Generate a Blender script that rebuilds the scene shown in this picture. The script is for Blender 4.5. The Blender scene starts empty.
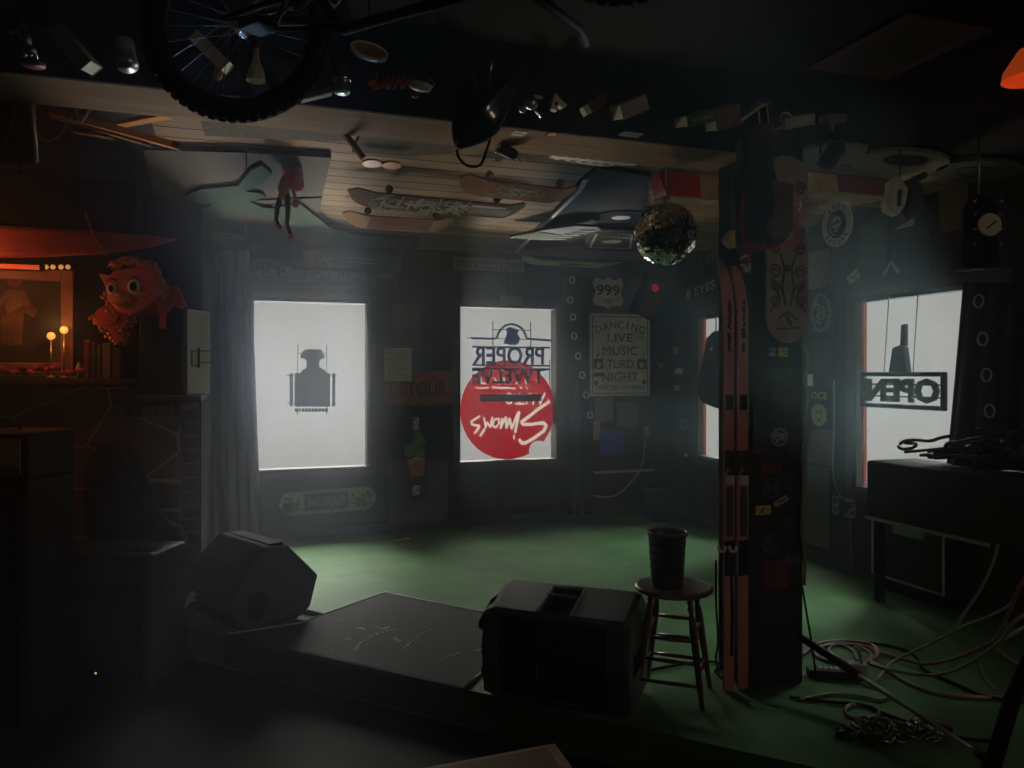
import bpy, math, random
from mathutils import Vector, Matrix, Euler
random.seed(7)
PI = math.pi
col = bpy.context.scene.collection
sc = bpy.context.scene

# ------------------------------------------------------------------ geometry of the place
CAM_H, F, CX, CY = 1.65, 770.0, 512.0, 375.0
SA, CA = 0.324, 0.946
BACK, RIGHT, LEFT, CEIL, LOW = 8.12, 4.81, -0.33, 3.0, -0.2   # back wall y, right wall x, alcove side x, ceiling, hall floor

def ray(x, y):
    a = (x-CX)/F
    return (a*CA+SA, -a*SA+CA, (CY-y)/F)
def onY(x, y, c):
    d = ray(x, y); k = c/d[1]; return Vector((d[0]*k, c, CAM_H+d[2]*k))
def onX(x, y, c):
    d = ray(x, y); k = c/d[0]; return Vector((c, d[1]*k, CAM_H+d[2]*k))
def onZ(x, y, c=0.0):
    d = ray(x, y); k = (c-CAM_H)/d[2]; return Vector((d[0]*k, d[1]*k, c))
def at(x, y, Z):
    d = ray(x, y); return Vector((d[0]*Z, d[1]*Z, CAM_H+d[2]*Z))

class Fr:
    """a surface: local x right, z up as one looks at it, y into it"""
    def __init__(s, kind, c, px, py):
        s.k, s.c = kind, c; s.o = s.w(px, py)
        s.rot = {'B': (0,0,0), 'R': (0,0,-PI/2), 'C': (PI/2,0,0), 'F': (-PI/2,0,0)}[kind]
    def w(s, px, py):
        return {'B': onY, 'R': onX, 'C': onZ, 'F': onZ}[s.k](px, py, s.c)
    def l(s, px, py):
        d = s.w(px, py)-s.o
        return {'B': (d.x, d.z), 'R': (-d.y, d.z), 'C': (d.x, -d.y), 'F': (d.x, d.y)}[s.k]

# ------------------------------------------------------------------ mesh builder
class MB:
    def __init__(s): s.v=[]; s.f=[]; s.m=[]; s.s=[]
    def add(s, vs, fs, mat=0, smooth=False, M=None):
        b=len(s.v)
        if M is not None: vs=[M@Vector(v) for v in vs]
        s.v += [tuple(v) for v in vs]
        for f in fs:
            s.f.append([b+i for i in f]); s.m.append(mat); s.s.append(smooth)
        return s
    def box(s, c, d, rot=None, mat=0, M=None):
        hx,hy,hz=d[0]/2,d[1]/2,d[2]/2
        vs=[Vector((x,y,z)) for x in(-hx,hx) for y in(-hy,hy) for z in(-hz,hz)]
        if rot: R=Euler(rot).to_matrix(); vs=[R@v for v in vs]
        vs=[v+Vector(c) for v in vs]
        return s.add(vs,[(0,1,3,2),(4,6,7,5),(0,4,5,1),(2,3,7,6),(0,2,6,4),(1,5,7,3)],mat,M=M)
    def bb(s, a, b, mat=0):
        return s.box([(a[i]+b[i])/2 for i in range(3)],[abs(b[i]-a[i]) for i in range(3)],mat=mat)
    def prism(s, poly, y0, y1, mat=0, M=None, smooth=False):
        a=sum(poly[i][0]*poly[(i+1)%len(poly)][1]-poly[(i+1)%len(poly)][0]*poly[i][1] for i in range(len(poly)))
        if a<0: poly=poly[::-1]
        n=len(poly); vs=[(x,y0,z) for x,z in poly]+[(x,y1,z) for x,z in poly]
        fs=[tuple(range(n)),tuple(range(2*n-1,n-1,-1))]
        fs+=[(i,i+n,(i+1)%n+n,(i+1)%n) for i in range(n)]
        return s.add(vs,fs,mat,smooth,M)
    def tube(s, pts, r, n=8, mat=0, closed=False, M=None):
        pts=[Vector(p) for p in pts]; N=len(pts)
        rs=r if isinstance(r,(list,tuple)) else [r]*N
        vs=[]; up=None
        for i,p in enumerate(pts):
            a=pts[(i-1)%N] if (closed or i>0) else p
            b=pts[(i+1)%N] if (closed or i<N-1) else p
            t=(b-a)
            t = t.normalized() if t.length>1e-9 else Vector((0,0,1))
            if up is None:
                up=t.orthogonal().normalized()
            else:
                up=up-t*up.dot(t)
                up = up.normalized() if up.length>1e-6 else t.orthogonal().normalized()
            w=t.cross(up)
            for k in range(n):
                th=2*PI*k/n; vs.append(p+(up*math.cos(th)+w*math.sin(th))*rs[i])
        fs=[]
        for i in range(N if closed else N-1):
            j=(i+1)%N
            for k in range(n):
                fs.append((i*n+k,i*n+(k+1)%n,j*n+(k+1)%n,j*n+k))
        if not closed: fs+=[tuple(range(n-1,-1,-1)),tuple((N-1)*n+k for k in range(n))]
        return s.add(vs,fs,mat,True,M)
    def lathe(s, prof, n=24, c=(0,0,0), mat=0, M=None, smooth=True, cap=True, sx=1.0):
        vs=[]; 
        for r,z in prof:
            for k in range(n):
                th=2*PI*k/n; vs.append((c[0]+r*math.cos(th)*sx,c[1]+r*math.sin(th),c[2]+z))
        fs=[(i*n+k,i*n+(k+1)%n,(i+1)*n+(k+1)%n,(i+1)*n+k) for i in range(len(prof)-1) for k in range(n)]
        if cap: fs+=[tuple(range(n-1,-1,-1)),tuple((len(prof)-1)*n+k for k in range(n))]
        return s.add(vs,fs,mat,smooth,M)
    def ball(s, c, r, n=14, mat=0, M=None):
        rx,ry,rz = r if isinstance(r,(tuple,list)) else (r,r,r)
        vs=[];m=n//2+2
        for i in range(m+1):
            ph=PI*i/m
            for k in range(n):
                th=2*PI*k/n
                vs.append((c[0]+rx*max(math.sin(ph),1e-3)*math.cos(th),c[1]+ry*max(math.sin(ph),1e-3)*math.sin(th),c[2]-rz*math.cos(ph)))
        fs=[(i*n+k,i*n+(k+1)%n,(i+1)*n+(k+1)%n,(i+1)*n+k) for i in range(m) for k in range(n)]
        fs+=[tuple(range(n-1,-1,-1)),tuple(m*n+k for k in range(n))]
        return s.add(vs,fs,mat,True,M)
    def stroke(s, pts, w, y0, y1, mat=0, closed=False):
        """a ribbon in the local xz plane, y0..y1 thick"""
        P=[Vector((p[0],p[1])) for p in pts]; N=len(P)
        ws=w if isinstance(w,(list,tuple)) else [w]*N
        L=[];R=[]
        for i in range(N):
            a=P[(i-1)%N] if (closed or i>0) else P[i]; b=P[(i+1)%N] if (closed or i<N-1) else P[i]
            t=b-a; t=t.normalized() if t.length>1e-9 else Vector((1,0))
            nn=Vector((-t.y,t.x))*ws[i]/2
            L.append(P[i]+nn);R.append(P[i]-nn)
        vs=[]
        for i in range(N):
            vs+=[(L[i].x,y0,L[i].y),(R[i].x,y0,R[i].y),(R[i].x,y1,R[i].y),(L[i].x,y1,L[i].y)]
        fs=[]
        for i in range(N if closed else N-1):
            j=(i+1)%N
            for k in range(4): fs.append((i*4+k,j*4+k,j*4+(k+1)%4,i*4+(k+1)%4))
        if not closed: fs+=[(3,2,1,0),((N-1)*4,(N-1)*4+1,(N-1)*4+2,(N-1)*4+3)]
        return s.add(vs,fs,mat)
    def disc(s, cx, cz, rx, y0, y1, mat=0, rz=None, n=28, a0=0):
        rz=rz or rx
        return s.prism([(cx+rx*math.cos(a0+2*PI*k/n),cz+rz*math.sin(a0+2*PI*k/n)) for k in range(n)],y0,y1,mat)
    def ring(s, cx, cz, r, w, y0, y1, mat=0, rz=None, n=28):
        rz=rz or r
        return s.stroke([(cx+r*math.cos(2*PI*k/n),cz+rz*math.sin(2*PI*k/n)) for k in range(n)],w,y0,y1,mat,True)
    def text(s, body, cx, cz, w, h, y0, th=0.002, mat=0, mirror=False, rot=0, bold=0.0):
        if body=='I': w=w*.22
        cu=bpy.data.curves.new('t','FONT'); cu.body=body; cu.size=1; cu.extrude=0.5; cu.resolution_u=2; cu.offset=bold
        o=bpy.data.objects.new('t',cu); col.objects.link(o)
        bpy.context.view_layer.update()
        me=bpy.data.meshes.new_from_object(o.evaluated_get(bpy.context.evaluated_depsgraph_get()))
        xs=[v.co.x for v in me.vertices]; ys=[v.co.y for v in me.vertices]
        if xs:
            x0,x1,z0,z1=min(xs),max(xs),min(ys),max(ys)
            sx=w/max(x1-x0,1e-6)*(-1 if mirror else 1); sz=h/max(z1-z0,1e-6)
            vs=[]; cr,sr=math.cos(rot),math.sin(rot)
            for v in me.vertices:
                lx=(v.co.x-(x0+x1)/2)*sx; lz=(v.co.y-(z0+z1)/2)*sz
                vs.append((cx+lx*cr-lz*sr, y0-th*(v.co.z+0.5), cz+lx*sr+lz*cr))
            s.add(vs,[tuple(p.vertices) for p in me.polygons],mat)
        bpy.data.objects.remove(o); bpy.data.curves.remove(cu); bpy.data.meshes.remove(me)
        return s
    def build(s, name, mats, parent=None, loc=(0,0,0), rot=(0,0,0), bevel=0, sub=0):
        me=bpy.data.meshes.new(name); me.from_pydata(s.v,[],s.f)
        mats=mats if isinstance(mats,(list,tuple)) else [mats]
        for m in mats: me.materials.append(m)
        me.polygons.foreach_set('material_index',[min(i,len(mats)-1) for i in s.m])
        me.polygons.foreach_set('use_smooth',s.s)
        me.validate(); me.update()
        o=bpy.data.objects.new(name,me); col.objects.link(o)
        o.location=loc; o.rotation_euler=rot
        if parent is not None: o.parent=parent
        if bevel:
            b=o.modifiers.new('b','BEVEL'); b.width=bevel; b.segments=2; b.limit_method='ANGLE'; b.angle_limit=0.7
        if sub:
            b=o.modifiers.new('s','SUBSURF'); b.levels=sub; b.render_levels=sub
        return o

def tag(o, label, cat, group=None, kind=None):
    o['label']=label; o['category']=cat
    if group: o['group']=group
    if kind: o['kind']=kind
    return o
def thing(name, label, cat, loc=(0,0,0), rot=(0,0,0), group=None):
    o=bpy.data.objects.new(name,None); col.objects.link(o); o.empty_display_size=0.1
    o.location=loc; o.rotation_euler=rot
    return tag(o,label,cat,group)
def struct(mb, name, mats, **k):
    o=mb.build(name,mats,**k); o['kind']='structure'; return o
def copy_tree(o, parent=None):
    c=o.copy(); col.objects.link(c)
    if parent is not None: c.parent=parent
    for ch in list(o.children): copy_tree(ch,c)
    return c

# ------------------------------------------------------------------ materials
_mc={}
def mat(name, c, rough=0.6, metal=0.0, var=0.15, scale=12, bump=0.0, spec=0.22, coat=0.0, c2=None, stretch=None):
    if name in _mc: return _mc[name]
    m=bpy.data.materials.new(name); m.use_nodes=True; nt=m.node_tree; N=nt.nodes; L=nt.links
    b=N['Principled BSDF']; b.inputs['Roughness'].default_value=rough; b.inputs['Metallic'].default_value=metal
    b.inputs['Specular IOR Level'].default_value=spec; b.inputs['Coat Weight'].default_value=coat
    tc=N.new('ShaderNodeTexCoord'); mp=N.new('ShaderNodeMapping'); L.new(tc.outputs['Object'],mp.inputs[0])
    if stretch: mp.inputs['Scale'].default_value=stretch
    nz=N.new('ShaderNodeTexNoise'); nz.inputs['Scale'].default_value=scale; nz.inputs['Detail'].default_value=5
    L.new(mp.outputs[0],nz.inputs['Vector'])
    rp=N.new('ShaderNodeValToRGB'); L.new(nz.outputs['Fac'],rp.inputs[0])
    rp.color_ramp.elements[0].position=0.32; rp.color_ramp.elements[1].position=0.68
    c2=c2 or tuple(min(1,x*(1+var)) for x in c)
    rp.color_ramp.elements[0].color=(*[x*(1-var) for x in c],1); rp.color_ramp.elements[1].color=(*c2,1)
    L.new(rp.outputs[0],b.inputs['Base Color'])
    if bump:
        bp=N.new('ShaderNodeBump'); bp.inputs['Strength'].default_value=bump; bp.inputs['Distance'].default_value=0.01
        L.new(nz.outputs['Fac'],bp.inputs['Height']); L.new(bp.outputs[0],b.inputs['Normal'])
    _mc[name]=m; return m
def emat(name, c, s):
    if name in _mc: return _mc[name]
    m=mat(name,c,0.4); b=m.node_tree.nodes['Principled BSDF']
    b.inputs['Emission Color'].default_value=(*c,1); b.inputs['Emission Strength'].default_value=s
    return m

black=mat('black_plastic',(0.012,0.012,0.014),0.55,var=0.3,scale=30,spec=0.3)
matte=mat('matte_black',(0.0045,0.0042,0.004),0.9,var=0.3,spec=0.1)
tolex=mat('black_tolex',(0.018,0.018,0.019),0.6,var=0.3,scale=160,bump=0.3)
dgrey=mat('dark_grey',(0.04,0.04,0.042),0.6)
grey=mat('grey',(0.12,0.12,0.125),0.5)
lgrey=mat('light_grey',(0.35,0.35,0.34),0.5)
white=mat('dull_white',(0.6,0.58,0.53),0.6)
cream=mat('cream',(0.62,0.57,0.45),0.7,scale=8)
tan=mat('tan_board',(0.24,0.18,0.11),0.9,spec=.05,scale=6)
brown=mat('brown',(0.1,0.055,0.03),0.7)
red=mat('red',(0.42,0.03,0.03),0.5)
drk_red=mat('dark_red',(0.16,0.015,0.015),0.5)
skired=mat('ski_red',(0.6,0.2,0.17),0.35,scale=5)
orange=mat('orange',(0.7,0.22,0.05),0.5)
yellow=mat('yellow',(0.6,0.5,0.1),0.5)
ygreen=mat('yellow_green',(0.35,0.4,0.1),0.5,scale=5)
green=mat('green',(0.06,0.16,0.07),0.6)
cactus=mat('cactus_green',(0.006,0.048,0.022),0.9,scale=5,spec=.05)
blue=mat('blue',(0.03,0.08,0.3),0.5)
navy=mat('navy_gloss',(0.02,0.028,0.06),0.28,coat=0.6)
pink=mat('pink_hair',(0.55,0.06,0.18),0.8,scale=40)
skin=mat('doll_skin',(0.45,0.2,0.1),0.5)
chrome=mat('chrome',(0.75,0.75,0.75),0.2,1.0,var=0.05)
steel=mat('steel',(0.4,0.4,0.4),0.35,1.0)
brass=mat('brass',(0.6,0.42,0.15),0.35,1.0)
rubber=mat('tyre_rubber',(0.012,0.012,0.014),0.75,scale=60)
wood=mat('light_wood',(0.42,0.22,0.1),0.5,scale=5,stretch=(1,8,8))
oak=mat('yellow_wood',(0.6,0.28,0.08),0.9,spec=.03,scale=5,stretch=(1,8,8))
dwood=mat('dark_stool_wood',(0.09,0.035,0.02),0.3,scale=6,stretch=(8,8,1),coat=0.3)
paper=mat('paper',(0.8,0.78,0.7),0.9,var=0.06)
cloth=mat('black_curtain_cloth',(0.03,0.03,0.034),0.9,var=0.2,scale=20)
glasslike=mat('glass_dark',(0.05,0.05,0.05),0.05,coat=1)

def wood_planks(name, c1, c2, width, axis, gap=0.05, rough=0.55, grain=(1,14,14)):
    m=bpy.data.materials.new(name); m.use_nodes=True; nt=m.node_tree; N=nt.nodes; L=nt.links; b=N['Principled BSDF']
    tc=N.new('ShaderNodeTexCoord'); sp=N.new('ShaderNodeSeparateXYZ'); L.new(tc.outputs['Object'],sp.inputs[0])
    d=N.new('ShaderNodeMath'); d.operation='DIVIDE'; L.new(sp.outputs[axis],d.inputs[0]); d.inputs[1].default_value=width
    fr=N.new('ShaderNodeMath'); fr.operation='FRACT'; L.new(d.outputs[0],fr.inputs[0])
    fl=N.new('ShaderNodeMath'); fl.operation='FLOOR'; L.new(d.outputs[0],fl.inputs[0])
    wn=N.new('ShaderNodeTexWhiteNoise'); wn.noise_dimensions='1D'; L.new(fl.outputs[0],wn.inputs['W'])
    mp=N.new('ShaderNodeMapping'); L.new(tc.outputs['Object'],mp.inputs[0]); mp.inputs['Scale'].default_value=grain
    nz=N.new('ShaderNodeTexNoise'); nz.inputs['Scale'].default_value=2.5; nz.inputs['Detail'].default_value=7; L.new(mp.outputs[0],nz.inputs['Vector'])
    ad=N.new('ShaderNodeMath'); ad.operation='MULTIPLY_ADD'; L.new(wn.outputs['Value'],ad.inputs[0]); ad.inputs[1].default_value=0.45
    sb=N.new('ShaderNodeMath'); sb.operation='MULTIPLY'; L.new(nz.outputs['Fac'],sb.inputs[0]); sb.inputs[1].default_value=0.75
    L.new(sb.outputs[0],ad.inputs[2])
    rp=N.new('ShaderNodeValToRGB'); L.new(ad.outputs[0],rp.inputs[0]); rp.color_ramp.elements[0].position=0.2; rp.color_ramp.elements[1].position=0.9
    rp.color_ramp.elements[0].color=(*c1,1); rp.color_ramp.elements[1].color=(*c2,1)
    lt=N.new('ShaderNodeMath'); lt.operation='LESS_THAN'; L.new(fr.outputs[0],lt.inputs[0]); lt.inputs[1].default_value=gap
    mx=N.new('ShaderNodeMix'); mx.data_type='RGBA'; L.new(lt.outputs[0],mx.inputs['Factor']); L.new(rp.outputs[0],mx.inputs['A'])
    mx.inputs['B'].default_value=(0.004,0.003,0.002,1); L.new(mx.outputs['Result'],b.inputs['Base Color'])
    bp=N.new('ShaderNodeBump'); bp.inputs['Strength'].default_value=0.5; bp.inputs['Distance'].default_value=0.01; bp.invert=True
    L.new(lt.outputs[0],bp.inputs['Height']); L.new(bp.outputs[0],b.inputs['Normal'])
    b.inputs['Roughness'].default_value=.9; b.inputs['Specular IOR Level'].default_value=.08
    return m
plank=wood_planks('ceiling_planks',(0.10,0.065,0.035),(0.40,0.27,0.16),0.19,1,0.10)
beamwood=wood_planks('beam_wood',(0.12,0.07,0.04),(0.3,0.19,0.11),0.36,1,0.0)
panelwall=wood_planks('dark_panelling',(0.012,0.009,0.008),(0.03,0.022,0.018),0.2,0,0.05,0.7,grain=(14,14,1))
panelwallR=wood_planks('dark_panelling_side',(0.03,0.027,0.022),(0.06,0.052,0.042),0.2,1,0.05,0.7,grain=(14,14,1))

def floor_green():
    m=bpy.data.materials.new('worn_green_floor'); m.use_nodes=True; nt=m.node_tree; N=nt.nodes; L=nt.links; b=N['Principled BSDF']
    tc=N.new('ShaderNodeTexCoord')
    n1=N.new('ShaderNodeTexNoise'); n1.inputs['Scale'].default_value=1.3; n1.inputs['Detail'].default_value=8; n1.inputs['Roughness'].default_value=0.65; L.new(tc.outputs['Object'],n1.inputs['Vector'])
    rp=N.new('ShaderNodeValToRGB'); L.new(n1.outputs['Fac'],rp.inputs[0])
    e=rp.color_ramp.elements; e[0].position=0.3; e[0].color=(0.035,0.105,0.03,1); e[1].position=0.66; e[1].color=(0.1,0.225,0.078,1)
    n2=N.new('ShaderNodeTexNoise'); n2.inputs['Scale'].default_value=5; n2.inputs['Detail'].default_value=9; n2.inputs['Roughness'].default_value=0.7
    mp=N.new('ShaderNodeMapping'); mp.inputs['Scale'].default_value=(0.6,2.2,1); L.new(tc.outputs['Object'],mp.inputs[0]); L.new(mp.outputs[0],n2.inputs['Vector'])
    r2=N.new('ShaderNodeValToRGB'); L.new(n2.outputs['Fac'],r2.inputs[0]); r2.color_ramp.elements[0].position=0.63; r2.color_ramp.elements[1].position=0.74
    mx=N.new('ShaderNodeMix'); mx.data_type='RGBA'; L.new(r2.outputs[0],mx.inputs['Factor']); L.new(rp.outputs[0],mx.inputs['A']); mx.inputs['B'].default_value=(0.15,0.24,0.15,1)
    n3=N.new('ShaderNodeTexNoise'); n3.inputs['Scale'].default_value=3.3; n3.inputs['Detail'].default_value=6; n3.inputs['Distortion'].default_value=1
    mp3=N.new('ShaderNodeMapping'); mp3.inputs['Location'].default_value=(3,7,1); mp3.inputs['Scale'].default_value=(0.7,2,1); L.new(tc.outputs['Object'],mp3.inputs[0]); L.new(mp3.outputs[0],n3.inputs['Vector'])
    r3=N.new('ShaderNodeValToRGB'); L.new(n3.outputs['Fac'],r3.inputs[0]); r3.color_ramp.elements[0].position=0.64; r3.color_ramp.elements[1].position=0.76
    m3=N.new('ShaderNodeMix'); m3.data_type='RGBA'; L.new(r3.outputs[0],m3.inputs['Factor']); L.new(mx.outputs['Result'],m3.inputs['A']); m3.inputs['B'].default_value=(0.02,0.04,0.022,1)
    L.new(m3.outputs['Result'],b.inputs['Base Color']); b.inputs['Roughness'].default_value=0.7; b.inputs['Specular IOR Level'].default_value=0.2
    return m
greenfloor=floor_green()

def speck(name, base, spot, scale, thr, rough=0.6):
    m=bpy.data.materials.new(name); m.use_nodes=True; nt=m.node_tree; N=nt.nodes; L=nt.links; b=N['Principled BSDF']
    tc=N.new('ShaderNodeTexCoord'); n=N.new('ShaderNodeTexNoise'); n.inputs['Scale'].default_value=scale; n.inputs['Detail'].default_value=8; n.inputs['Roughness'].default_value=0.7
    L.new(tc.outputs['Object'],n.inputs['Vector']); r=N.new('ShaderNodeValToRGB'); L.new(n.outputs['Fac'],r.inputs[0])
    r.color_ramp.elements[0].position=thr; r.color_ramp.elements[1].position=thr+0.05
    r.color_ramp.elements[0].color=(*base,1); r.color_ramp.elements[1].color=(*spot,1); L.new(r.outputs[0],b.inputs['Base Color'])
    b.inputs['Roughness'].default_value=rough; b.inputs['Specular IOR Level'].default_value=.12
    return m
hallfloor=speck('black_hall_floor',(0.006,0.0065,0.0075),(0.05,0.05,0.06),9,0.68,0.75)
rugmat=speck('charcoal_rug',(0.085,0.085,0.088),(0.2,0.2,0.19),7,0.64,0.95)
carpetpanel=speck('brown_carpet_panel',(0.055,0.043,0.027),(0.095,0.078,0.05),60,0.5,0.95)

def stone():
    m=bpy.data.materials.new('red_flagstone'); m.use_nodes=True; nt=m.node_tree; N=nt.nodes; L=nt.links; b=N['Principled BSDF']
    tc=N.new('ShaderNodeTexCoord'); v=N.new('ShaderNodeTexVoronoi'); v.feature='DISTANCE_TO_EDGE'; v.inputs['Scale'].default_value=2.1
    v2=N.new('ShaderNodeTexVoronoi'); v2.inputs['Scale'].default_value=2.1
    mp=N.new('ShaderNodeMapping'); mp.inputs['Scale'].default_value=(0.9,1,1.35); mp.inputs['Location'].default_value=(0.3,0,0.4); L.new(tc.outputs['Object'],mp.inputs[0]); L.new(mp.outputs[0],v.inputs['Vector']); L.new(mp.outputs[0],v2.inputs['Vector'])
    lt=N.new('ShaderNodeMath'); lt.operation='LESS_THAN'; lt.inputs[1].default_value=0.013; L.new(v.outputs['Distance'],lt.inputs[0])
    hs=N.new('ShaderNodeMix'); hs.data_type='RGBA'; L.new(v2.outputs['Color'],hs.inputs['Factor']); hs.inputs['A'].default_value=(0.10,0.06,0.045,1); hs.inputs['B'].default_value=(0.16,0.1,0.075,1)
    mx=N.new('ShaderNodeMix'); mx.data_type='RGBA'; L.new(lt.outputs[0],mx.inputs['Factor']); L.new(hs.outputs['Result'],mx.inputs['A']); mx.inputs['B'].default_value=(0.38,0.3,0.24,1)
    L.new(mx.outputs['Result'],b.inputs['Base Color']); b.inputs['Roughness'].default_value=0.6
    bp=N.new('ShaderNodeBump'); bp.inputs['Strength'].default_value=0.6; bp.inputs['Distance'].default_value=0.02; bp.invert=True; L.new(lt.outputs[0],bp.inputs['Height']); L.new(bp.outputs[0],b.inputs['Normal'])
    return m
stonemat=stone()

def pane_mat():
    m=bpy.data.materials.new('window_glass'); m.use_nodes=True; nt=m.node_tree; N=nt.nodes; L=nt.links
    N.remove(N['Principled BSDF']); t=N.new('ShaderNodeBsdfTransparent'); t.inputs[0].default_value=(0.97,0.98,0.97,1)
    g=N.new('ShaderNodeBsdfGlossy'); g.inputs['Roughness'].default_value=0.05; mx=N.new('ShaderNodeMixShader'); mx.inputs[0].default_value=0.03
    L.new(t.outputs[0],mx.inputs[1]); L.new(g.outputs[0],mx.inputs[2]); L.new(mx.outputs[0],N['Material Output'].inputs[0]); return m
pane=pane_mat()
HAZE=.024
HCOL=(.85,.92,1,1)
SKY=.425
WARM=3.5
FILL=40.0
DECAL=(.055,.0011,.0022)
DECALW=(.11,.1,.09)
SUNS=[('sky_light_back',188,41,44,12.5,(1,.98,.93)),('bounce_light',190,-24,9,4.2,(1,.88,.7)),('bounce_light_wide',172,-22,12,2.2,(1,.88,.7)),('sky_light_side',252,44,34,4.8,(.85,1,.95)),
('blue_shaft',188,-17,9,1.15,(.36,.6,1)),('low_shaft',188,14,10,.9,(1,.99,.97)),('side_shaft',236,-9,10,1.4,(.75,1,.95))]
# ------------------------------------------------------------------ the room
W1=(onY(251,385,BACK).x, onY(370,385,BACK).x, 0.665, 2.425)
W2=(onY(457.5,385,BACK).x, onY(558.5,385,BACK).x, 0.67, 2.425)
W3=(onX(697,385,RIGHT).y, onX(697,385,RIGHT).y-1.15, 0.71, 2.31)
W4=(onX(854,385,RIGHT).y, onX(854,385,RIGHT).y-1.35, 0.69, 2.29)
T=0.16
TR=0.09
def wall_y(mb, x0, x1, y0, y1, z0, z1, holes):
    xs=x0
    for h in sorted(holes):
        mb.bb((xs,y0,z0),(h[0],y1,z1)); mb.bb((h[0],y0,z0),(h[1],y1,h[2])); mb.bb((h[0],y0,h[3]),(h[1],y1,z1)); xs=h[1]
    mb.bb((xs,y0,z0),(x1,y1,z1))
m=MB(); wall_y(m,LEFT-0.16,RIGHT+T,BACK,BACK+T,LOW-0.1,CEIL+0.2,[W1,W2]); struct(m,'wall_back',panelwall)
m=MB(); ys=BACK
for h in (W3,W4):
    m.bb((RIGHT,ys,LOW-0.1),(RIGHT+TR,h[0],CEIL+0.2)); m.bb((RIGHT,h[0],LOW-0.1),(RIGHT+TR,h[1],h[2])); m.bb((RIGHT,h[0],h[3]),(RIGHT+TR,h[1],CEIL+0.2)); ys=h[1]
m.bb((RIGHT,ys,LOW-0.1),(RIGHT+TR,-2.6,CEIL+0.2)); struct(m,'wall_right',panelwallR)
FP=5.93
struct(MB().bb((LEFT-0.16,FP+0.36,LOW-0.1),(LEFT,BACK,CEIL+0.2)),'wall_left',matte)
struct(MB().bb((-4.3,-2.6,LOW-0.1),(-4.1,FP+0.3,CEIL+0.2)),'wall_left',matte)
struct(MB().bb((-4.3,-2.8,LOW-0.1),(RIGHT+T,-2.6,CEIL+0.2)),'wall_front',matte)
struct(MB().bb((-4.3,-2.8,LOW-0.1),(RIGHT+T,BACK+T,LOW)),'floor',hallfloor)
struct(MB().bb((LEFT-0.16,3.78,CEIL),(RIGHT+T,BACK+T,CEIL+0.2)),'ceiling',plank)
struct(MB().bb((-4.3,-2.8,CEIL),(RIGHT+T,3.78,CEIL+0.2)).bb((-4.3,3.78,CEIL),(LEFT-0.16,FP+0.5,CEIL+0.2)),'ceiling',matte)
struct(MB().bb((-4.1,3.425,2.81),(2.82,3.78,CEIL)).bb((-4.1,3.41,2.812),(2.82,3.425,CEIL),1),'ceiling_beam',[beamwood,matte])  # beam wood with its front face blackened to stand for shade
# stage
edge=[(-0.9,5.92),(-0.42,5.49),(RIGHT,-0.06),(RIGHT,BACK),(LEFT,BACK),(LEFT,FP)]
m=MB(); n=len(edge)
m.add([(x,y,0) for x,y in edge]+[(x,y,LOW) for x,y in edge],[tuple(range(n))[::1]]+[(i,i+n,(i+1)%n+n,(i+1)%n) for i in range(n)])
struct(m,'stage_platform',greenfloor)
# fireplace breast
fp=thing('fireplace','stone faced fireplace breast with brick edging and dark mantel shelf on the left','fireplace',(0,FP,LOW)); fp['kind']='structure'
MZ=1.63-LOW
MB().bb((-4.1,0,0),(LEFT-0.0,0.45,MZ-0.06)).build('stone_face',stonemat,fp)
xr=onY(136,390,FP).x
MB().bb((-4.1,0.02,MZ-0.06),(xr,0.45,CEIL-LOW)).bb((xr,0.36,MZ-0.16),(LEFT,0.45,CEIL-LOW)).build('upper_wall',matte,fp)
MB().bb((-4.1,-0.16,MZ-0.045),(xr,0.05,MZ)).bb((xr,-0.35,MZ-0.16),(LEFT+0.03,0.36,MZ-0.12)).build('mantel_shelf',mat('mantel',(0.07,0.04,0.03),0.5,scale=25,bump=0.5),fp,bevel=0.006)
brick=mat('edge_brick',(0.1,0.05,0.04),0.7,scale=9); mort=mat('mortar',(0.2,0.16,0.13),0.8)
m=MB(); m.bb((LEFT-0.12,-0.012,0.1),(LEFT,0.02,MZ-0.17),1)
for k in range(15): m.bb((LEFT-0.112,-0.022,0.15+k*0.098),(LEFT-0.008,0,0.15+k*0.098+0.084))
m.bb((LEFT-0.48,-0.012,MZ-0.28),(LEFT-0.12,0.02,MZ-0.165),1)
for k in range(6): m.bb((LEFT-0.475+k*0.06,-0.022,MZ-0.272),(LEFT-0.475+k*0.06+0.05,0,MZ-0.172))
m.build('brick_edging',[brick,mort],fp)
MB().bb((LEFT,-.02,0),(LEFT+.012,.3,MZ-.16)).build('side_shade_slab',matte,fp)  # thin black slab added to shade the breast side where grazing sun shows

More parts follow.
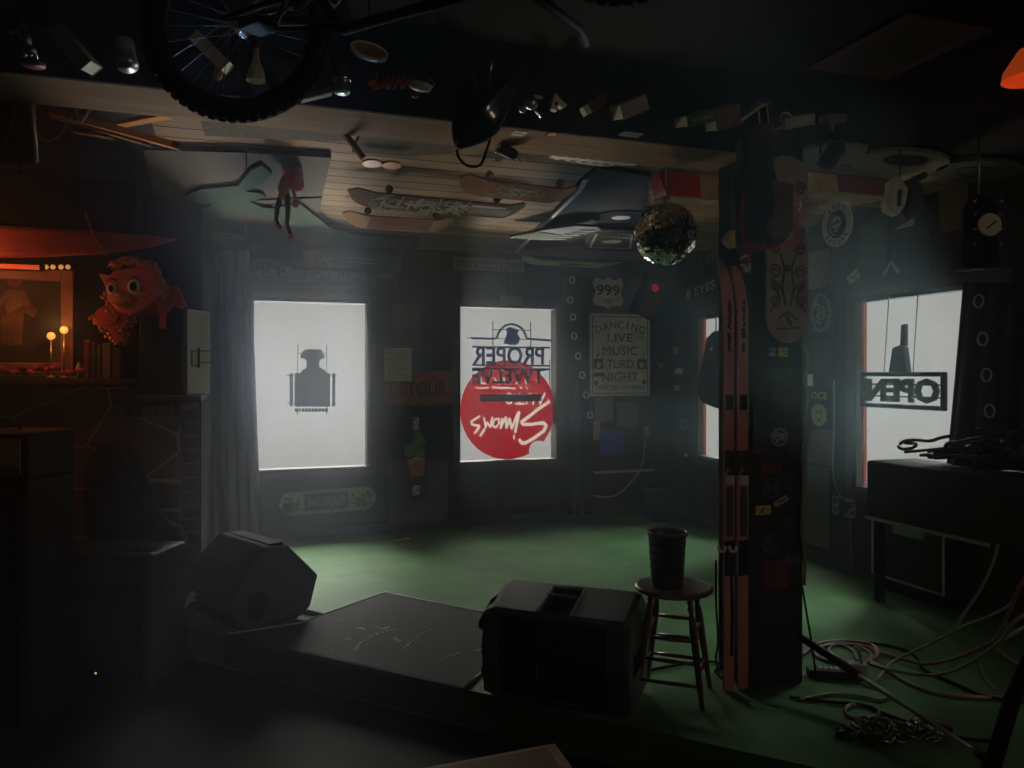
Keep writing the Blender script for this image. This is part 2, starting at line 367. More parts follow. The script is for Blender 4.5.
# windows
frm=mat('window_frame_paint',(0.05,0.05,0.055),0.5); orj=mat('orange_jamb_paint',(0.6,0.1,0.04),0.6); sill=mat('sill_paint',(0.1,0.095,0.085),0.8)
def winY(name,h,inner):
    t=thing(name,'','window',((h[0]+h[1])/2,BACK,h[2])); del t['label']; del t['category']; t['kind']='structure'
    w=h[1]-h[0]; H=h[3]-h[2]; fw=0.03
    m=MB(); m.bb((-w/2,-0.01,0),(-w/2+fw,T,H)); m.bb((w/2-fw,-0.01,0),(w/2,T,H)); m.bb((-w/2,-0.01,H-fw),(w/2,T,H)); m.bb((-w/2,-0.01,0),(w/2,T,fw))
    m.build('window_frame',inner,t)
    m=MB(); e=0.06
    m.bb((-w/2-e,-0.02,-e),(-w/2,0,H+e)); m.bb((w/2,-0.02,-e),(w/2+e,0,H+e)); m.bb((-w/2,-0.02,H),(w/2,0,H+e)); m.bb((-w/2,-0.02,-e),(w/2,0,0))
    m.build('casing',frm,t); MB().bb((-w/2+fw,0.10,fw),(w/2-fw,0.106,H-fw)).build('pane',pane,t); return t
winY('window_1',W1,sill); winY('window_2',W2,sill)
def winX(name,h):
    t=thing(name,'','window',(RIGHT,(h[0]+h[1])/2,h[2]),(0,0,-PI/2)); del t['label']; del t['category']; t['kind']='structure'
    w=h[0]-h[1]; H=h[3]-h[2]; fw=0.035
    m=MB(); m.bb((-w/2,-0.01,0),(-w/2+fw,TR*0.5,H)); m.bb((w/2-fw,-0.01,0),(w/2,TR,H)); m.bb((-w/2,-0.01,H-fw),(w/2,TR,H)); m.bb((-w/2,-0.01,0),(w/2,TR,fw))
    m.bb((-w/2,TR*0.5,0),(-w/2+fw,TR,H),1)
    m.bb((-w/2+fw,TR*.6,0),(-w/2+fw+0.012,TR,H),1)
    m.build('window_frame',[sill,orj],t)
    m=MB(); e=0.07
    m.bb((-w/2-e,-0.02,-e),(-w/2,0,H+e)); m.bb((w/2,-0.02,-e),(w/2+e,0,H+e)); m.bb((-w/2,-0.02,H),(w/2,0,H+e)); m.bb((-w/2,-0.02,-e),(w/2,0,0))
    m.build('casing',mat('brown_casing',(0.08,0.06,0.05),0.6),t); MB().bb((-w/2+fw,0.055,fw),(w/2-fw,0.06,H-fw)).build('pane',pane,t); return t
winX('window_3',W3); winX('window_4',W4)
struct(MB().bb((LEFT,BACK-0.02,0),(RIGHT,BACK,0.1)),'baseboard_back',dgrey)
struct(MB().bb((RIGHT-0.02,1,0),(RIGHT,BACK-0.02,0.1)),'baseboard_right',dgrey)

# ------------------------------------------------------------------ generic flat things
def panel(name,label,cat,kind,c,rect,mats,th=0.012,deco=None,off=0.0,roll=0,group=None,bevel=0.0,shape=None,part='board'):
    x0,y0,x1,y1=rect; f=Fr(kind,c,(x0+x1)/2,(y0+y1)/2)
    a=f.l(x0,(y0+y1)/2)[0]; b=f.l(x1,(y0+y1)/2)[0]; z1=f.l((x0+x1)/2,y0)[1]; z0=f.l((x0+x1)/2,y1)[1]
    o=f.o.copy(); nrm={'B':(0,-1,0),'R':(-1,0,0),'C':(0,0,-1),'F':(0,0,1)}[kind]
    o+=Vector(nrm)*(off+0.002)
    rt=Euler(f.rot).to_matrix()@Euler((0,roll,0)).to_matrix()
    t=thing(name,label,cat,o,rt.to_euler(),group)
    m=MB()
    if shape: shape(m,a,b,z0,z1,th)
    else: m.bb((a,-th,z0),(b,0,z1))
    m.build(part,mats,t,bevel=bevel)
    if deco: deco(t,f,a,b,z0,z1,-th)
    return t
def letters(t,name,mats,fn,**k):
    m=MB(); fn(m); return m.build(name,mats,t,**k)
def frame_deco(m,a,b,z0,z1,w,y0,y1,mat=0,inset=0):
    a+=inset;b-=inset;z0+=inset;z1-=inset
    m.bb((a,y0,z0),(a+w,y1,z1),mat); m.bb((b-w,y0,z0),(b,y1,z1),mat); m.bb((a+w,y0,z0),(b-w,y1,z0+w),mat); m.bb((a+w,y0,z1-w),(b-w,y1,z1),mat)

ink=mat('sign_ink',(0.02,0.018,0.016),0.7); signc=mat('aged_sign_cream',(0.72,0.66,0.54),0.8,scale=7,c2=(0.85,0.8,0.68))
# DANCING sign
def d_dance(t,f,a,b,z0,z1,y):
    w=b-a;h=z1-z0; cx=(a+b)/2
    letters(t,'border',ink,lambda m: frame_deco(m,a,b,z0,z1,0.008,y-0.002,y,inset=0.03))
    def tx(m):
        for i,ch in enumerate('DANCING'):
            q=(i-3)/3; m.text(ch,cx+q*w*0.36,z1-h*0.135-q*q*h*0.055,w*0.1,h*0.095,y,0.002,rot=-q*0.35)
        m.text('LIVE',cx,z1-h*0.29,w*0.42,h*0.1,y); m.text('MUSIC',cx,z1-h*0.45,w*0.58,h*0.105,y)
        m.text('TURD',cx,z1-h*0.61,w*0.44,h*0.105,y); m.text('NIGHT',cx,z1-h*0.765,w*0.6,h*0.11,y)
        m.text('WINTER - TAVERN',cx,z1-h*0.895,w*0.8,h*0.055,y)
        m.stroke([(cx+w*.28,z1-h*.27),(cx+w*.4,z1-h*.265)],0.004,y-0.002,y); m.stroke([(cx+w*.28,z1-h*.30),(cx+w*.4,z1-h*.295)],0.004,y-0.002,y)
    letters(t,'lettering',ink,tx)
    def ic(m):
        for s in(-1,1):
            m.bb((cx+s*w*0.36-w*.075,y-.002,z1-h*.67),(cx+s*w*0.36+w*.075,y,z1-h*.55))
            q=cx+s*w*.36; m.prism([(q-w*.05,z1-h*.59),(q-w*.02,z1-h*.61),(q,z1-h*.57),(q+w*.02,z1-h*.61),(q+w*.05,z1-h*.59),(q+w*.03,z1-h*.655),(q-w*.03,z1-h*.655)],y-.003,y-.002,1)
        m.disc(a+w*.12,z0+h*.49,0.014,y-.002,y); m.stroke([(a+w*.145,z0+h*.49),(a+w*.145,z0+h*.62)],.004,y-.002,y)   # note
        m.stroke([(b-w*.13,z0+h*.47),(b-w*.09,z0+h*.5),(b-w*.15,z0+h*.55),(b-w*.09,z0+h*.6),(b-w*.12,z0+h*.62)],.005,y-.002,y)
        m.bb((a+w*.06,y-.002,z0+h*.235),(a+w*.2,y,z0+h*.285),2)
        m.disc(a+w*.1,z0+h*.16,.03,y-.002,y); m.disc(b-w*.1,z0+h*.17,.03,y-.002,y)
    letters(t,'icon',[ink,signc,drk_red],ic)
panel('tin_sign','cream tin sign reading DANCING LIVE MUSIC TURD NIGHT on the back wall','sign','B',BACK,(589,314,649,396),signc,0.01,d_dance,off=0.01,bevel=0.004)
# 999 shield
def s999(m,a,b,z0,z1,th):
    P=[(-1,.55),(-.85,.95),(-.35,.8),(0,1),(.35,.8),(.85,.95),(1,.55),(.8,.1),(1,-.5),(.85,-.8),(.3,-.85),(0,-1),(-.3,-.85),(-.85,-.8),(-1,-.5),(-.8,.1)]
    m.prism([((a+b)/2+x*(b-a)/2,(z0+z1)/2+z*(z1-z0)/2) for x,z in P],-th,0)
def d999(t,f,a,b,z0,z1,y):
    letters(t,'number',ink,lambda m:(m.text('999',0,(z1-z0)*.08,(b-a)*.75,(z1-z0)*.34,y,bold=.015),m.text('1D',0,-(z1-z0)*.25,(b-a)*.25,(z1-z0)*.12,y)))
panel('route_shield','white shield shaped road sign reading 999','sign','B',BACK,(592,277,623,309),signc,0.008,d999,off=.01,shape=s999)
# DETOUR
def ddet(t,f,a,b,z0,z1,y):
    letters(t,'lettering',ink,lambda m:(m.text('DETOUR',0.0,-(z1-z0)*.02,(b-a)*.84,(z1-z0)*.42,y,bold=.02),frame_deco(m,a,b,z0,z1,.008,y-.002,y,inset=.02)))
panel('detour_sign','orange red DETOUR road sign with black letters between the windows','sign','B',BACK,(384,371,452,405),mat('detour_orange',(0.42,0.1,0.05),0.5),0.01,ddet,off=.012,bevel=.003)
def lines(t,f,a,b,z0,z1,y,n=13):
    letters(t,'printing',dgrey,lambda m:[m.bb((a+(b-a)*.1,y-.001,z1-(z1-z0)*(k+1.2)/(n+1.5)),(b-(b-a)*(.1+.25*random.random()),y,z1-(z1-z0)*(k+1.2)/(n+1.5)+.004)) for k in range(n)])
panel('paper_notice','white printed paper notice pinned over the corner of the DETOUR sign','notice','B',BACK,(384,348,411,381),paper,0.003,lines,off=.026,part='sheet')
panel('wall_tile_board','small dull brown square board above the paper notice','board','B',BACK,(393,304,420,329),mat('brown_sq',(0.09,0.075,0.06),0.8),0.012,off=.002)
panel('blue_poster','dark blue poster behind the paper notice','poster','B',BACK,(411,341,433,371),mat('dull_blue',(0.03,0.06,0.12),0.8),0.004,part='sheet')
def dlaw(t,f,a,b,z0,z1,y):
    letters(t,'lettering',mat('sign_gold',(0.28,0.26,0.22),.6),lambda m:(m.text('The Law Offices of Charles D. Smith',-.15,0,(b-a)*.78,(z1-z0)*.42,y),m.text('1948C1',(b-a)*.42,0,(b-a)*.1,(z1-z0)*.25,y)))
panel('law_office_sign','long dark office sign reading The Law Offices above the left window','sign','B',BACK,(250,262,398,284),mat('sign_dark',(0.07,0.07,0.075),0.6),0.02,dlaw)
def dchalk(t,f,a,b,z0,z1,y):
    def g(m):
        L=b-a;h=z1-z0
        m.stroke([(a+.16*L,-h*.05),(a+.3*L,h*.15),(a+.55*L,h*.22),(a+.72*L,h*.1),(a+.7*L,-h*.1),(a+.45*L,-h*.05)],.012,y-.002,y)
        m.stroke([(a+.2*L,h*.25),(a+.27*L,-h*.3)],.01,y-.002,y)
    letters(t,'lettering',lgrey,g); letters(t,'end_block',tan,lambda m:m.bb((a,y-.004,z0),(a+.05*(b-a)+.06,y,z1)))
panel('long_green_sign','long dull green sign with looping script above the left window','sign','B',BACK-0.03,(302,253,402,270),mat('sign_green',(0.06,0.09,0.06),0.6),0.02,dchalk)
def dbar(t,f,a,b,z0,z1,y):
    letters(t,'lettering',lgrey,lambda m:(m.text('Tavern',0,0,(b-a)*.55,(z1-z0)*.4,y),frame_deco(m,a,b,z0,z1,.008,y-.002,y,inset=.02)))
panel('small_green_sign','short green sign with pale outlined writing above the red circle window','sign','B',BACK-0.03,(452,258,524,272),mat('sign_green2',(0.09,0.11,0.06),0.6),0.02,dbar)
# hung small plate on chain
t=thing('hanging_plate','small grey plate hung on a thin chain over the right back window','plate',onY(511,300,BACK-.1))
MB().bb((-.14,-.006,-.045),(.14,.006,.045)).build('plate',grey,t,bevel=.003)
letters(t,'lettering',lgrey,lambda m:(m.text('OPEN LATE',0,.015,.24,.035,-.006),m.text('DAILY',.03,-.024,.16,.022,-.006)))
MB().tube([(0,0,.045),(0,0,.05+CEIL-onY(511,300,BACK-.1).z-.06)],.003,5).build('chain',steel,t)

def translucent(name,c,f_=0):
    m=bpy.data.materials.new(name); m.use_nodes=True; nt=m.node_tree; N=nt.nodes; L=nt.links
    N.remove(N['Principled BSDF'])
    b=N.new('ShaderNodeBsdfDiffuse'); b.inputs[0].default_value=(*[min(1,x*2) for x in c],1)
    tr=N.new('ShaderNodeBsdfTranslucent'); tr.inputs[0].default_value=(*c,1); ad=N.new('ShaderNodeAddShader')
    L.new(b.outputs[0],ad.inputs[0]); L.new(tr.outputs[0],ad.inputs[1]); L.new(ad.outputs[0],N['Material Output'].inputs[0]); return m
# ------------------------------------------------------------------ neon bottle sign in window 1
nz_=translucent('frosted_acrylic',(.045,.054,.064))
f=Fr('B',BACK-.03,312,380)
def PX(f,s,x0,y0): return lambda pts:[f.l(x0+x/s,y0+y/s) for x,y in pts]
q=PX(f,9.6,280,340)
t=thing('window_neon_sign','dark bottle shaped neon sign hanging in the left back window','sign',f.o)
m=MB(); m.prism(q([(215,110),(250,90),(390,90),(410,110),(415,140),(430,150),(420,180),(395,180),(375,205),(375,260),(430,290),(440,315),(480,320),(480,640),(140,640),(140,320),(200,315),(210,290),(250,270),(255,200),(235,180),(200,175),(195,150)]),-.02,0); m.build('bottle_silhouette',nz_,t)
for a_,b_ in((92,124),(500,530)): MB().prism(q([(a_,320),(b_,320),(b_,635),(a_,635)]),-.02,0).build('side_bar',nz_,t)
m=MB()
for k in range(10): m.prism(q([(145+k*32,655),(170+k*32,655),(170+k*32,688),(145+k*32,688)]),-.02,0)
m.build('lettering',nz_,t)
m=MB()
for p in ([(170,40),(170,720)],[(447,50),(447,715)],[(65,340),(550,340)],[(65,607),(550,607)],[(170,130),(447,130)]): m.stroke(q(p),.006,-.012,-.004)
m.build('wire_frame',dgrey,t)

# window 2: red decal on the glass + neon
f=Fr('B',BACK+.095,508,400); q2=PX(f,7.68,455,370)
t=thing('window_decal','round red window decal with upside down white script lettering','decal',f.o)
c=q2([(410,345)])[0]; rx=f.l(555.5,410)[0]; 
R_=(q2([(772,345)])[0][0]-q2([(48,345)])[0][0])/2; RZ=(q2([(410,-75)])[0][1]-q2([(410,685)])[0][1])/2
cz=(q2([(410,-75)])[0][1]+q2([(410,685)])[0][1])/2
xl,xr_=W2[0]+.032-f.o.x,W2[1]-.032-f.o.x
bc=q2([(640,620)])[0]; br=.115
# circle with a bite at the lower right
pts=[]
for k in range(120):
    a=2*PI*k/120; x=c[0]+R_*math.cos(a); z=cz+RZ*math.sin(a)
    dx,dz=x-bc[0],z-bc[1]; d=math.hypot(dx,dz)
    pts.append((x,z,d<br))
out=[(x,z) for x,z,i in pts if not i]
k0=[k for k in range(120) if pts[k][2]]
if k0:
    first=pts[k0[0]-1]; last=pts[(k0[-1]+1)%120]
    a1=math.atan2(first[1]-bc[1],first[0]-bc[0]); a2=math.atan2(last[1]-bc[1],last[0]-bc[0])
    if a2>a1: a2-=2*PI
    arc=[(bc[0]+br*math.cos(a1+(a2-a1)*j/16),bc[1]+br*math.sin(a1+(a2-a1)*j/16)) for j in range(17)]
    idx=[k for k in range(120) if not pts[k][2]]
    i0=k0[0]; order=[(i0+1+j)%120 for j in range(120)]
    order=[k for k in range(k0[-1]+1,k0[0]+120)]
    out=[pts[k%120][:2] for k in order]+arc
out=[(min(max(x,xl),xr_),z) for x,z in out]
dec=emat('decal_red',(0.62,0.012,0.02),0.0)
RED=(translucent('decal_film_red',DECAL))
S=[([(720,245),(640,300),(560,362),(512,398),(525,420),(600,415),(680,405),(700,428),(682,468),(600,528),(540,560),(515,562),(497,538)],26),
([(492,325),(462,475)],22),([(453,505),(453,527)],16),([(485,325),(435,450),(420,372),(395,445),(390,362),(350,445),(362,375)],18),
([(335,372),(300,382),(288,425),(310,442),(338,410),(335,372)],15),([(285,365),(272,440),(248,402),(236,440),(222,368)],15),
([(188,355),(125,395),(132,420),(185,428),(188,440),(150,485)],17),([(225,455),(195,505)],17),
([(415+26*math.cos(k*PI/6),219+40*math.sin(k*PI/6)) for k in range(13)],13),([(465,260),(530,260)],13),([(498,260),(498,180)],13),
([(550,262),(550,205),(575,180),(600,205),(600,262)],13),([(625,180),(655,262),(690,176)],13),([(636,205),(680,205)],9),
([(160,135),(190,142),(255,135)],12),([(290,135),(460,140)],14),([(500,130),(510,142)],12),([(545,130),(555,142)],12),
([(200,60),(200,100),(235,105)],13),([(300,60),(330,105),(350,62),(340,110)],13),([(375,60),(385,105)],13),([(420,65),(440,80),(425,105)],13),([(500,65),(470,105)],13),([(545,70),(545,105)],13)]
def inside(x,z,poly):
    c_=False; n=len(poly); k=n-1
    for i_ in range(n):
        if (poly[i_][1]>z)!=(poly[k][1]>z) and x<(poly[k][0]-poly[i_][0])*(z-poly[i_][1])/(poly[k][1]-poly[i_][1])+poly[i_][0]: c_=not c_
        k=i_
    return c_
segs=[]
for p,w in S:
    L_=q2(p); hw=w/7.68*.0112/2
    for a_,b_ in zip(L_,L_[1:]): segs.append((a_[0],a_[1],b_[0]-a_[0],b_[1]-a_[1],hw))
def on_script(x,z):
    for ax,az,dx,dz,hw in segs:
        if abs(x-ax-dx/2)>abs(dx)/2+hw or abs(z-az-dz/2)>abs(dz)/2+hw: continue
        u=max(0,min(1,((x-ax)*dx+(z-az)*dz)/(dx*dx+dz*dz+1e-12)))
        if (x-ax-u*dx)**2+(z-az-u*dz)**2<hw*hw: return True
    return False
G=.0055; g0=min(x for x,z in out); g1=max(x for x,z in out); h0=min(z for x,z in out); h1=max(z for x,z in out)
mr,ms=MB(),MB(); ni=int((g1-g0)/G)+1; nj=int((h1-h0)/G)+1
for j_ in range(nj):
    z=h0+(j_+.5)*G; run=None
    for i_ in range(ni+1):
        x=g0+(i_+.5)*G; st_=0 if (i_==ni or not inside(x,z,out)) else (2 if on_script(x,z) else 1)
        if run is None: run=(st_,i_)
        if st_!=run[0]:
            if run[0]:
                xa,xb=g0+run[1]*G,g0+i_*G; (mr if run[0]==1 else ms).add([(xa,-.001,z-G/2),(xb,-.001,z-G/2),(xb,-.001,z+G/2),(xa,-.001,z+G/2)],[(0,1,2,3)])
            run=(st_,i_)
mr.build('red_film',RED,t); ms.build('script_lettering',translucent('decal_film_white',DECALW),t)
# neon sign PROPER TWELVE mirrored
f=Fr('B',BACK-.04,508,365); q=PX(f,9.25,455,295)
t=thing('letter_neon_sign','blue grey neon sign with mirrored letters hung before the red circle window','sign',f.o)
nb=translucent('unlit_tube',(.033,.04,.078))
c1=q([(498,560)])[0]; ww=q([(825,500)])[0][0]-q([(165,500)])[0][0]; hh=q([(400,480)])[0][1]-q([(400,650)])[0][1]
m=MB(); m.text('PROPER',c1[0],c1[1],ww,hh,.005,.012,mirror=True,bold=.02)
c2_=q([(498,745)])[0]; m.text('TWELVE',c2_[0],c2_[1]-.005,ww*1.02,hh*.86,.005,.012,mirror=True,bold=.025)
for yy in(480,648,680): m.stroke(q([(160,yy),(880,yy+8)]),.02,-.005,.005)
m.build('lettering',nb,t)
m=MB(); m.stroke(q([(150,398),(350,405),(385,400),(400,355),(430,310),(470,280),(520,268),(570,278),(620,310),(650,360),(665,405),(885,420)]),.024,-.006,.006); m.build('arch_tube',nb,t)
m=MB(); m.prism(q([(475,310),(505,295),(590,325),(575,360),(600,400),(590,440),(560,465),(540,460),(515,465),(490,455),(450,450),(465,400),(480,360)]),-.006,.006); m.build('head_silhouette',translucent('blue_acrylic',(.02,.04,.1)),t)
m=MB()
for p in([(350,240),(350,470)],[(700,250),(700,480)],[(350,318),(700,328)],[(385,405),(660,410)],[(150,398),(110,397)],[(875,600),(875,900)]): m.stroke(q(p),.008,-.004,.004)
m.build('wire_frame',dgrey,t)
b1,b2=q2([(190,188)])[0],q2([(660,235)])[0]
fo=Fr('B',BACK+.095,508,400).o
p1=f.l(480,394.5);p2=f.l(541,401)
MB().bb((p1[0],-.02,p2[1]),(p2[0],0,p1[1])).build('transformer_bar',translucent('bar_acrylic',(.04,.042,.07)),t)

# ------------------------------------------------------------------ skateboards
def deck_outline(L,W,n=10):
    r=W/2; P=[]
    for k in range(n+1): a=-PI/2+PI*k/n; P.append((L/2-r+r*math.cos(a)*1.0,r*math.sin(a)))
    for k in range(n+1): a=PI/2+PI*k/n; P.append((-L/2+r+r*math.cos(a),r*math.sin(a)))
    return P
def skateboard(label,o,rotm,L,W,mats,art=None,trucks=True,kick=.05,group=None,up=0.0,name='skateboard'):
    """local x along, z across, -y the visible underside; kicks bend to +y"""
    t=thing(name,label,'skateboard',o,rotm,group)
    m=MB(); n=24; prof=[]
    for i in range(n+1):
        x=-L/2+L*i/n; e=abs(x)-(L/2-W*.75); yb=(max(0,e)/(W*.75))**1.5*kick
        d=L/2-abs(x); hw=W/2 if d>W/2 else math.sqrt(max((W/2)**2-(W/2-d)**2,1e-6))
        prof.append((x,yb,max(hw,.008)))
    vs=[];fs=[]
    for x,y,h in prof: vs+=[(x,y-.006,-h),(x,y-.006,h),(x,y+.006,h),(x,y+.006,-h)]
    for i in range(n):
        for k in range(4): fs.append((i*4+k,i*4+(k+1)%4,(i+1)*4+(k+1)%4,(i+1)*4+k))
    fs+=[(0,1,2,3),(n*4+3,n*4+2,n*4+1,n*4)]
    m.add(vs,fs); m.build('deck',mats[0],t)
    if trucks:
        for s in(-1,1):
            tr=MB().bb((s*L*.3-.02,.006,-.03),(s*L*.3+.02,.04,.03)).tube([(s*L*.3,.045,-W*.42),(s*L*.3,.045,W*.42)],.006).build('truck',steel,t)
            for z in(-1,1): MB().tube([(s*L*.3,.045,z*W*.36),(s*L*.3,.045,z*W*.36+z*.03)],.026,14).build('wheel',mats[-1],tr)
    if art: art(t,L,W)
    return t
def scribble(m,x0,x1,z0,z1,n,w,y0,y1,mat=0,seed=1,l=.3):
    R=random.Random(seed)
    for _ in range(n):
        cx=R.uniform(x0,x1);cz=R.uniform(z0,z1);a=R.choice((0,.6,1.57,-.6))+R.uniform(-.15,.15); h=l*min(x1-x0,z1-z0)*R.uniform(.3,1)/2
        m.stroke([(cx-math.cos(a)*h,cz-math.sin(a)*h),(cx+math.cos(a)*h,cz+math.sin(a)*h)],w,y0,y1,mat)
def ceilrot(ang=0): # local x along +x world, z toward the camera, y up
    return (Euler((PI/2,0,0)).to_matrix()@Euler((0,ang,0)).to_matrix()).to_euler()
def art_eagle(t,L,W):
    m=MB(); m.bb((-L*.28,-.0075,-W*.42),(L*.28,-.006,W*.42)); m.build('centre_panel',mat('deck_red_brown',(0.26,.11,.08),.9,spec=.03),t)
    m=MB(); m.text('LUNEDREY',0,.03,.2,.03,-.007); m.stroke([(-.12,.0),(-.05,-.03),(0,-.02),(.05,-.03),(.12,0)],.012,-.009,-.007); m.prism([(-.02,-.02),(.02,-.02),(0,-.08)],-.009,-.007); m.build('graphic',tan,t)
def art_lines(t,L,W):
    m=MB(); scribble(m,-L*.36,L*.14,-W*.38,W*.38,90,.008,-.009,-.006,seed=3,l=.9); m.build('graphic',mat('pale_ink',(0.5,0.45,0.36),.6),t)
    m=MB(); m.bb((L*.16,-.0085,W*.22),(L*.36,-.006,W*.33)); m.bb((L*.15,-.008,-W*.3),(L*.4,-.006,W*.2),1); m.build('graphic',[red,brown],t)
def art_red(t,L,W):
    m=MB(); scribble(m,-L*.2,L*.25,-W*.2,W*.3,40,.007,-.009,-.006,seed=5,l=.8); m.build('graphic',lgrey,t)
bw=mat('deck_brown',(0.34,0.16,0.1),.9,scale=5,spec=.03); bt=mat('deck_tan',(0.5,0.3,0.17),.9,scale=5,spec=.03)
HZ=CEIL-.11
def cboard(x,y,L,W,ang,mats,art,label):
    o=onZ(x,y,HZ-.03); r_=(ceilrot(ang).to_matrix()@Euler((-.2,0,0)).to_matrix()).to_euler(); return skateboard(label,o,r_,L,W,mats,art,True,.06,'skateboards fixed under the plank ceiling')
cboard(400,224,.9,.25,.0,[bt,brown],art_eagle,'plain tan and brown skateboard deck lowest of the three under the planks')
cboard(441,206,1.32,.24,.05,[mat('deck_dark',(.14,.09,.06),.9,spec=.03),dgrey],art_lines,'long dark skateboard deck with dense pale line graphic under the planks')
cboard(520,192,.84,.23,.08,[bw,lgrey],art_red,'reddish brown skateboard deck nearest the black door panel under the planks')
# graphic insert for plain board: darker centre
# deck on wall: plant board (vertical)
def art_plant(t,L,W):
    m=MB()
    m.prism([(-.0,-.1),(-.2,-.08),(-.21,.05),(-.02,.1)],-.012,-.006,1)
    for cx,cz,r in((.05,.08,.05),(.04,-.03,.06),(.1,.0,.06),(.16,-.04,.06),(.1,.09,.035),(.21,-.03,.05)): m.disc(cx,cz,r,-.014,-.006,0)
    m.build('graphic',[mat('cactus_bright',(0.25,.33,.06),.6),orange],t)
    m=MB(); m.bb((.28,-.009,-.03),(.42,-.006,.03)); m.bb((-.4,-.009,-.035),(-.3,-.006,.035)); m.bb((-.06,-.0145,-.04),(-.0,-.012,.04)); m.build('sticker',paper,t)
    m=MB(); scribble(m,.29,.41,-.02,.02,10,.006,-.0105,-.009,seed=2,l=1); scribble(m,-.39,-.31,-.025,.025,10,.006,-.0105,-.009,seed=4,l=1); scribble(m,-.055,-.005,-.03,.03,8,.006,-.016,-.0145,seed=6,l=1); m.build('print',drk_red,t)
    m=MB(); m.ring(.19,-.02,.014,.005,-.0155,-.014); m.build('eye',white,t)
o=onY(416,457,BACK-.07); skateboard('black skateboard with potted green plant graphic hung upright between the windows',o,(0,-PI/2,0),1.0,.25,[mat('deck_black',(0.015,.016,.018),.4),dgrey],art_plant,False,.04)
def art_wb(t,L,W):
    m=MB(); m.bb((-L*.25,-.008,-W*.36),(L*.2,-.006,W*.36),1); m.text('MORRIS',-L*.02,0,L*.38,W*.42,-.0085,.002,0,bold=.03); m.build('graphic',[lgrey,mat('deck_panel',(0.16,.15,.12),.5)],t)
    m=MB(); scribble(m,-L*.45,-L*.3,-W*.3,W*.3,20,.01,-.009,-.006,seed=8,l=.5); scribble(m,L*.24,L*.44,-W*.3,W*.3,26,.01,-.009,-.006,seed=9,l=.5); m.build('scribbles',dgrey,t)
    m=MB(); m.disc(-L*.42,-W*.18,.05,-.0095,-.006); m.build('spot',green,t)
o=onY(329,501,BACK-.06); skateboard('cream skateboard with lettered graphic lying sideways below the left window',o,(0,-.03,0),.98,.24,[mat('deck_cream',(0.42,.42,.27),.6,scale=9,c2=(0.55,.55,.38)),dgrey],art_wb,False,.04)

# yellow board and dark boards on the ceiling above the corner
o=onZ(572,264,CEIL-.16); 
def art_y(t,L,W):
    m=MB(); scribble(m,-L*.1,L*.18,-W*.3,W*.3,26,.012,-.009,-.006,seed=12,l=.9); m.build('graphic',dgrey,t)
skateboard('yellow green skateboard deck on the ceiling above the back corner',o,ceilrot(.0),1.15,.27,[ygreen,dgrey],art_y,False,.05)

# ceiling panels
def cpanel(name,label,cat,corners,z,mats,th=.03,deco=None,group=None):
    """corners in pixels, traced on the ceiling plane"""
    P=[onZ(x,y,z) for x,y in corners]; c=sum(P,Vector())/len(P)
    t=thing(name,label,cat,c,(PI/2,0,0),group)
    m=MB(); m.prism([(p.x-c.x,-(p.y-c.y)) for p in P],-.0,th); m.build('board',mats,t)
    if deco: deco(t,lambda pts:[(onZ(x,y,z).x-c.x,-(onZ(x,y,z).y-c.y)) for x,y in pts])
    return t
cpanel('carpet_tile','brown carpet faced ceiling panel nearest the fireplace','panel',[(143,150),(245,153),(247,204),(156,200)],CEIL-.035,carpetpanel)
cpanel('carpet_tile','brown carpet faced ceiling panel over the curtain corner','panel',[(157,202),(245,206),(245,236),(164,222)],CEIL-.035,carpetpanel)
cpanel('carpet_tile','olive carpet faced ceiling panel behind the pink haired doll','panel',[(247,153),(331,158),(322,196),(247,199)],CEIL-.035,carpetpanel)
cpanel('carpet_tile','olive carpet faced ceiling panel beside the tan skateboard','panel',[(247,201),(322,198),(316,232),(420,240),(420,248),(247,247)],CEIL-.035,carpetpanel)
def cactus_shape():
    z=CEIL-.045
    t=thing('cactus_cutout','flat dark green cactus cut-out fixed across the carpet ceiling panels','cutout',onZ(250,195,z),(PI/2,0,0)); c=onZ(250,195,z)
    P=lambda pts:[(onZ(x,y,z).x-c.x,-(onZ(x,y,z).y-c.y)) for x,y in pts]
    m=MB(); 
    m.prism(P([(186,194),(200,188),(238,184),(252,168),(262,164),(272,172),(262,182),(246,190),(262,192),(266,196),(250,200),(262,206),(272,207),(300,202),(312,212),(330,226),(352,232),(352,240),(310,236),(285,224),(262,214),(240,212),(222,214),(208,213),(203,206),(214,203),(196,202)]),-.012,0)
    m.build('cactus_cutout_board',cactus,t)
cactus_shape()
# ceiling dark frames near the corner
cpanel('black_door_panel','black door panel with a metal edge fixed flat to the ceiling','panel',[(580,183),(598,168),(650,176),(636,240),(524,250)],CEIL-.03,matte,deco=lambda t,q:MB().stroke(q([(586,178),(579,190),(516,251)]),.03,-.015,0).build('metal_edge',steel,t))
t=cpanel('framed_poster','black framed poster with pale border on the ceiling behind the mirror ball','poster',[(583,250),(592,229),(640,231),(640,252)],CEIL-.07,matte,deco=None)
P=[onZ(x,y,CEIL-.07) for x,y in [(583,250),(592,229),(640,231),(640,252)]]; cc=sum(P,Vector())/4
qq=lambda pts:[(onZ(x,y,CEIL-.07).x-cc.x,-(onZ(x,y,CEIL-.07).y-cc.y)) for x,y in pts]
MB().stroke(qq([(590,247),(597,233),(632,234),(630,248)]),.02,-.008,0,closed=True).build('border',lgrey,t)
c1=qq([(612,241)])[0]; MB().disc(c1[0],c1[1],.09,-.008,0).build('emblem',lgrey,t); MB().text('TAVERN',c1[0],c1[1]+.22,.4,.09,0,.008).build('lettering',lgrey,t)
t=thing('vinyl_record','blue and black vinyl record with white label fixed to the ceiling','record',onZ(621,217,CEIL-.035),(PI/2,0,0))
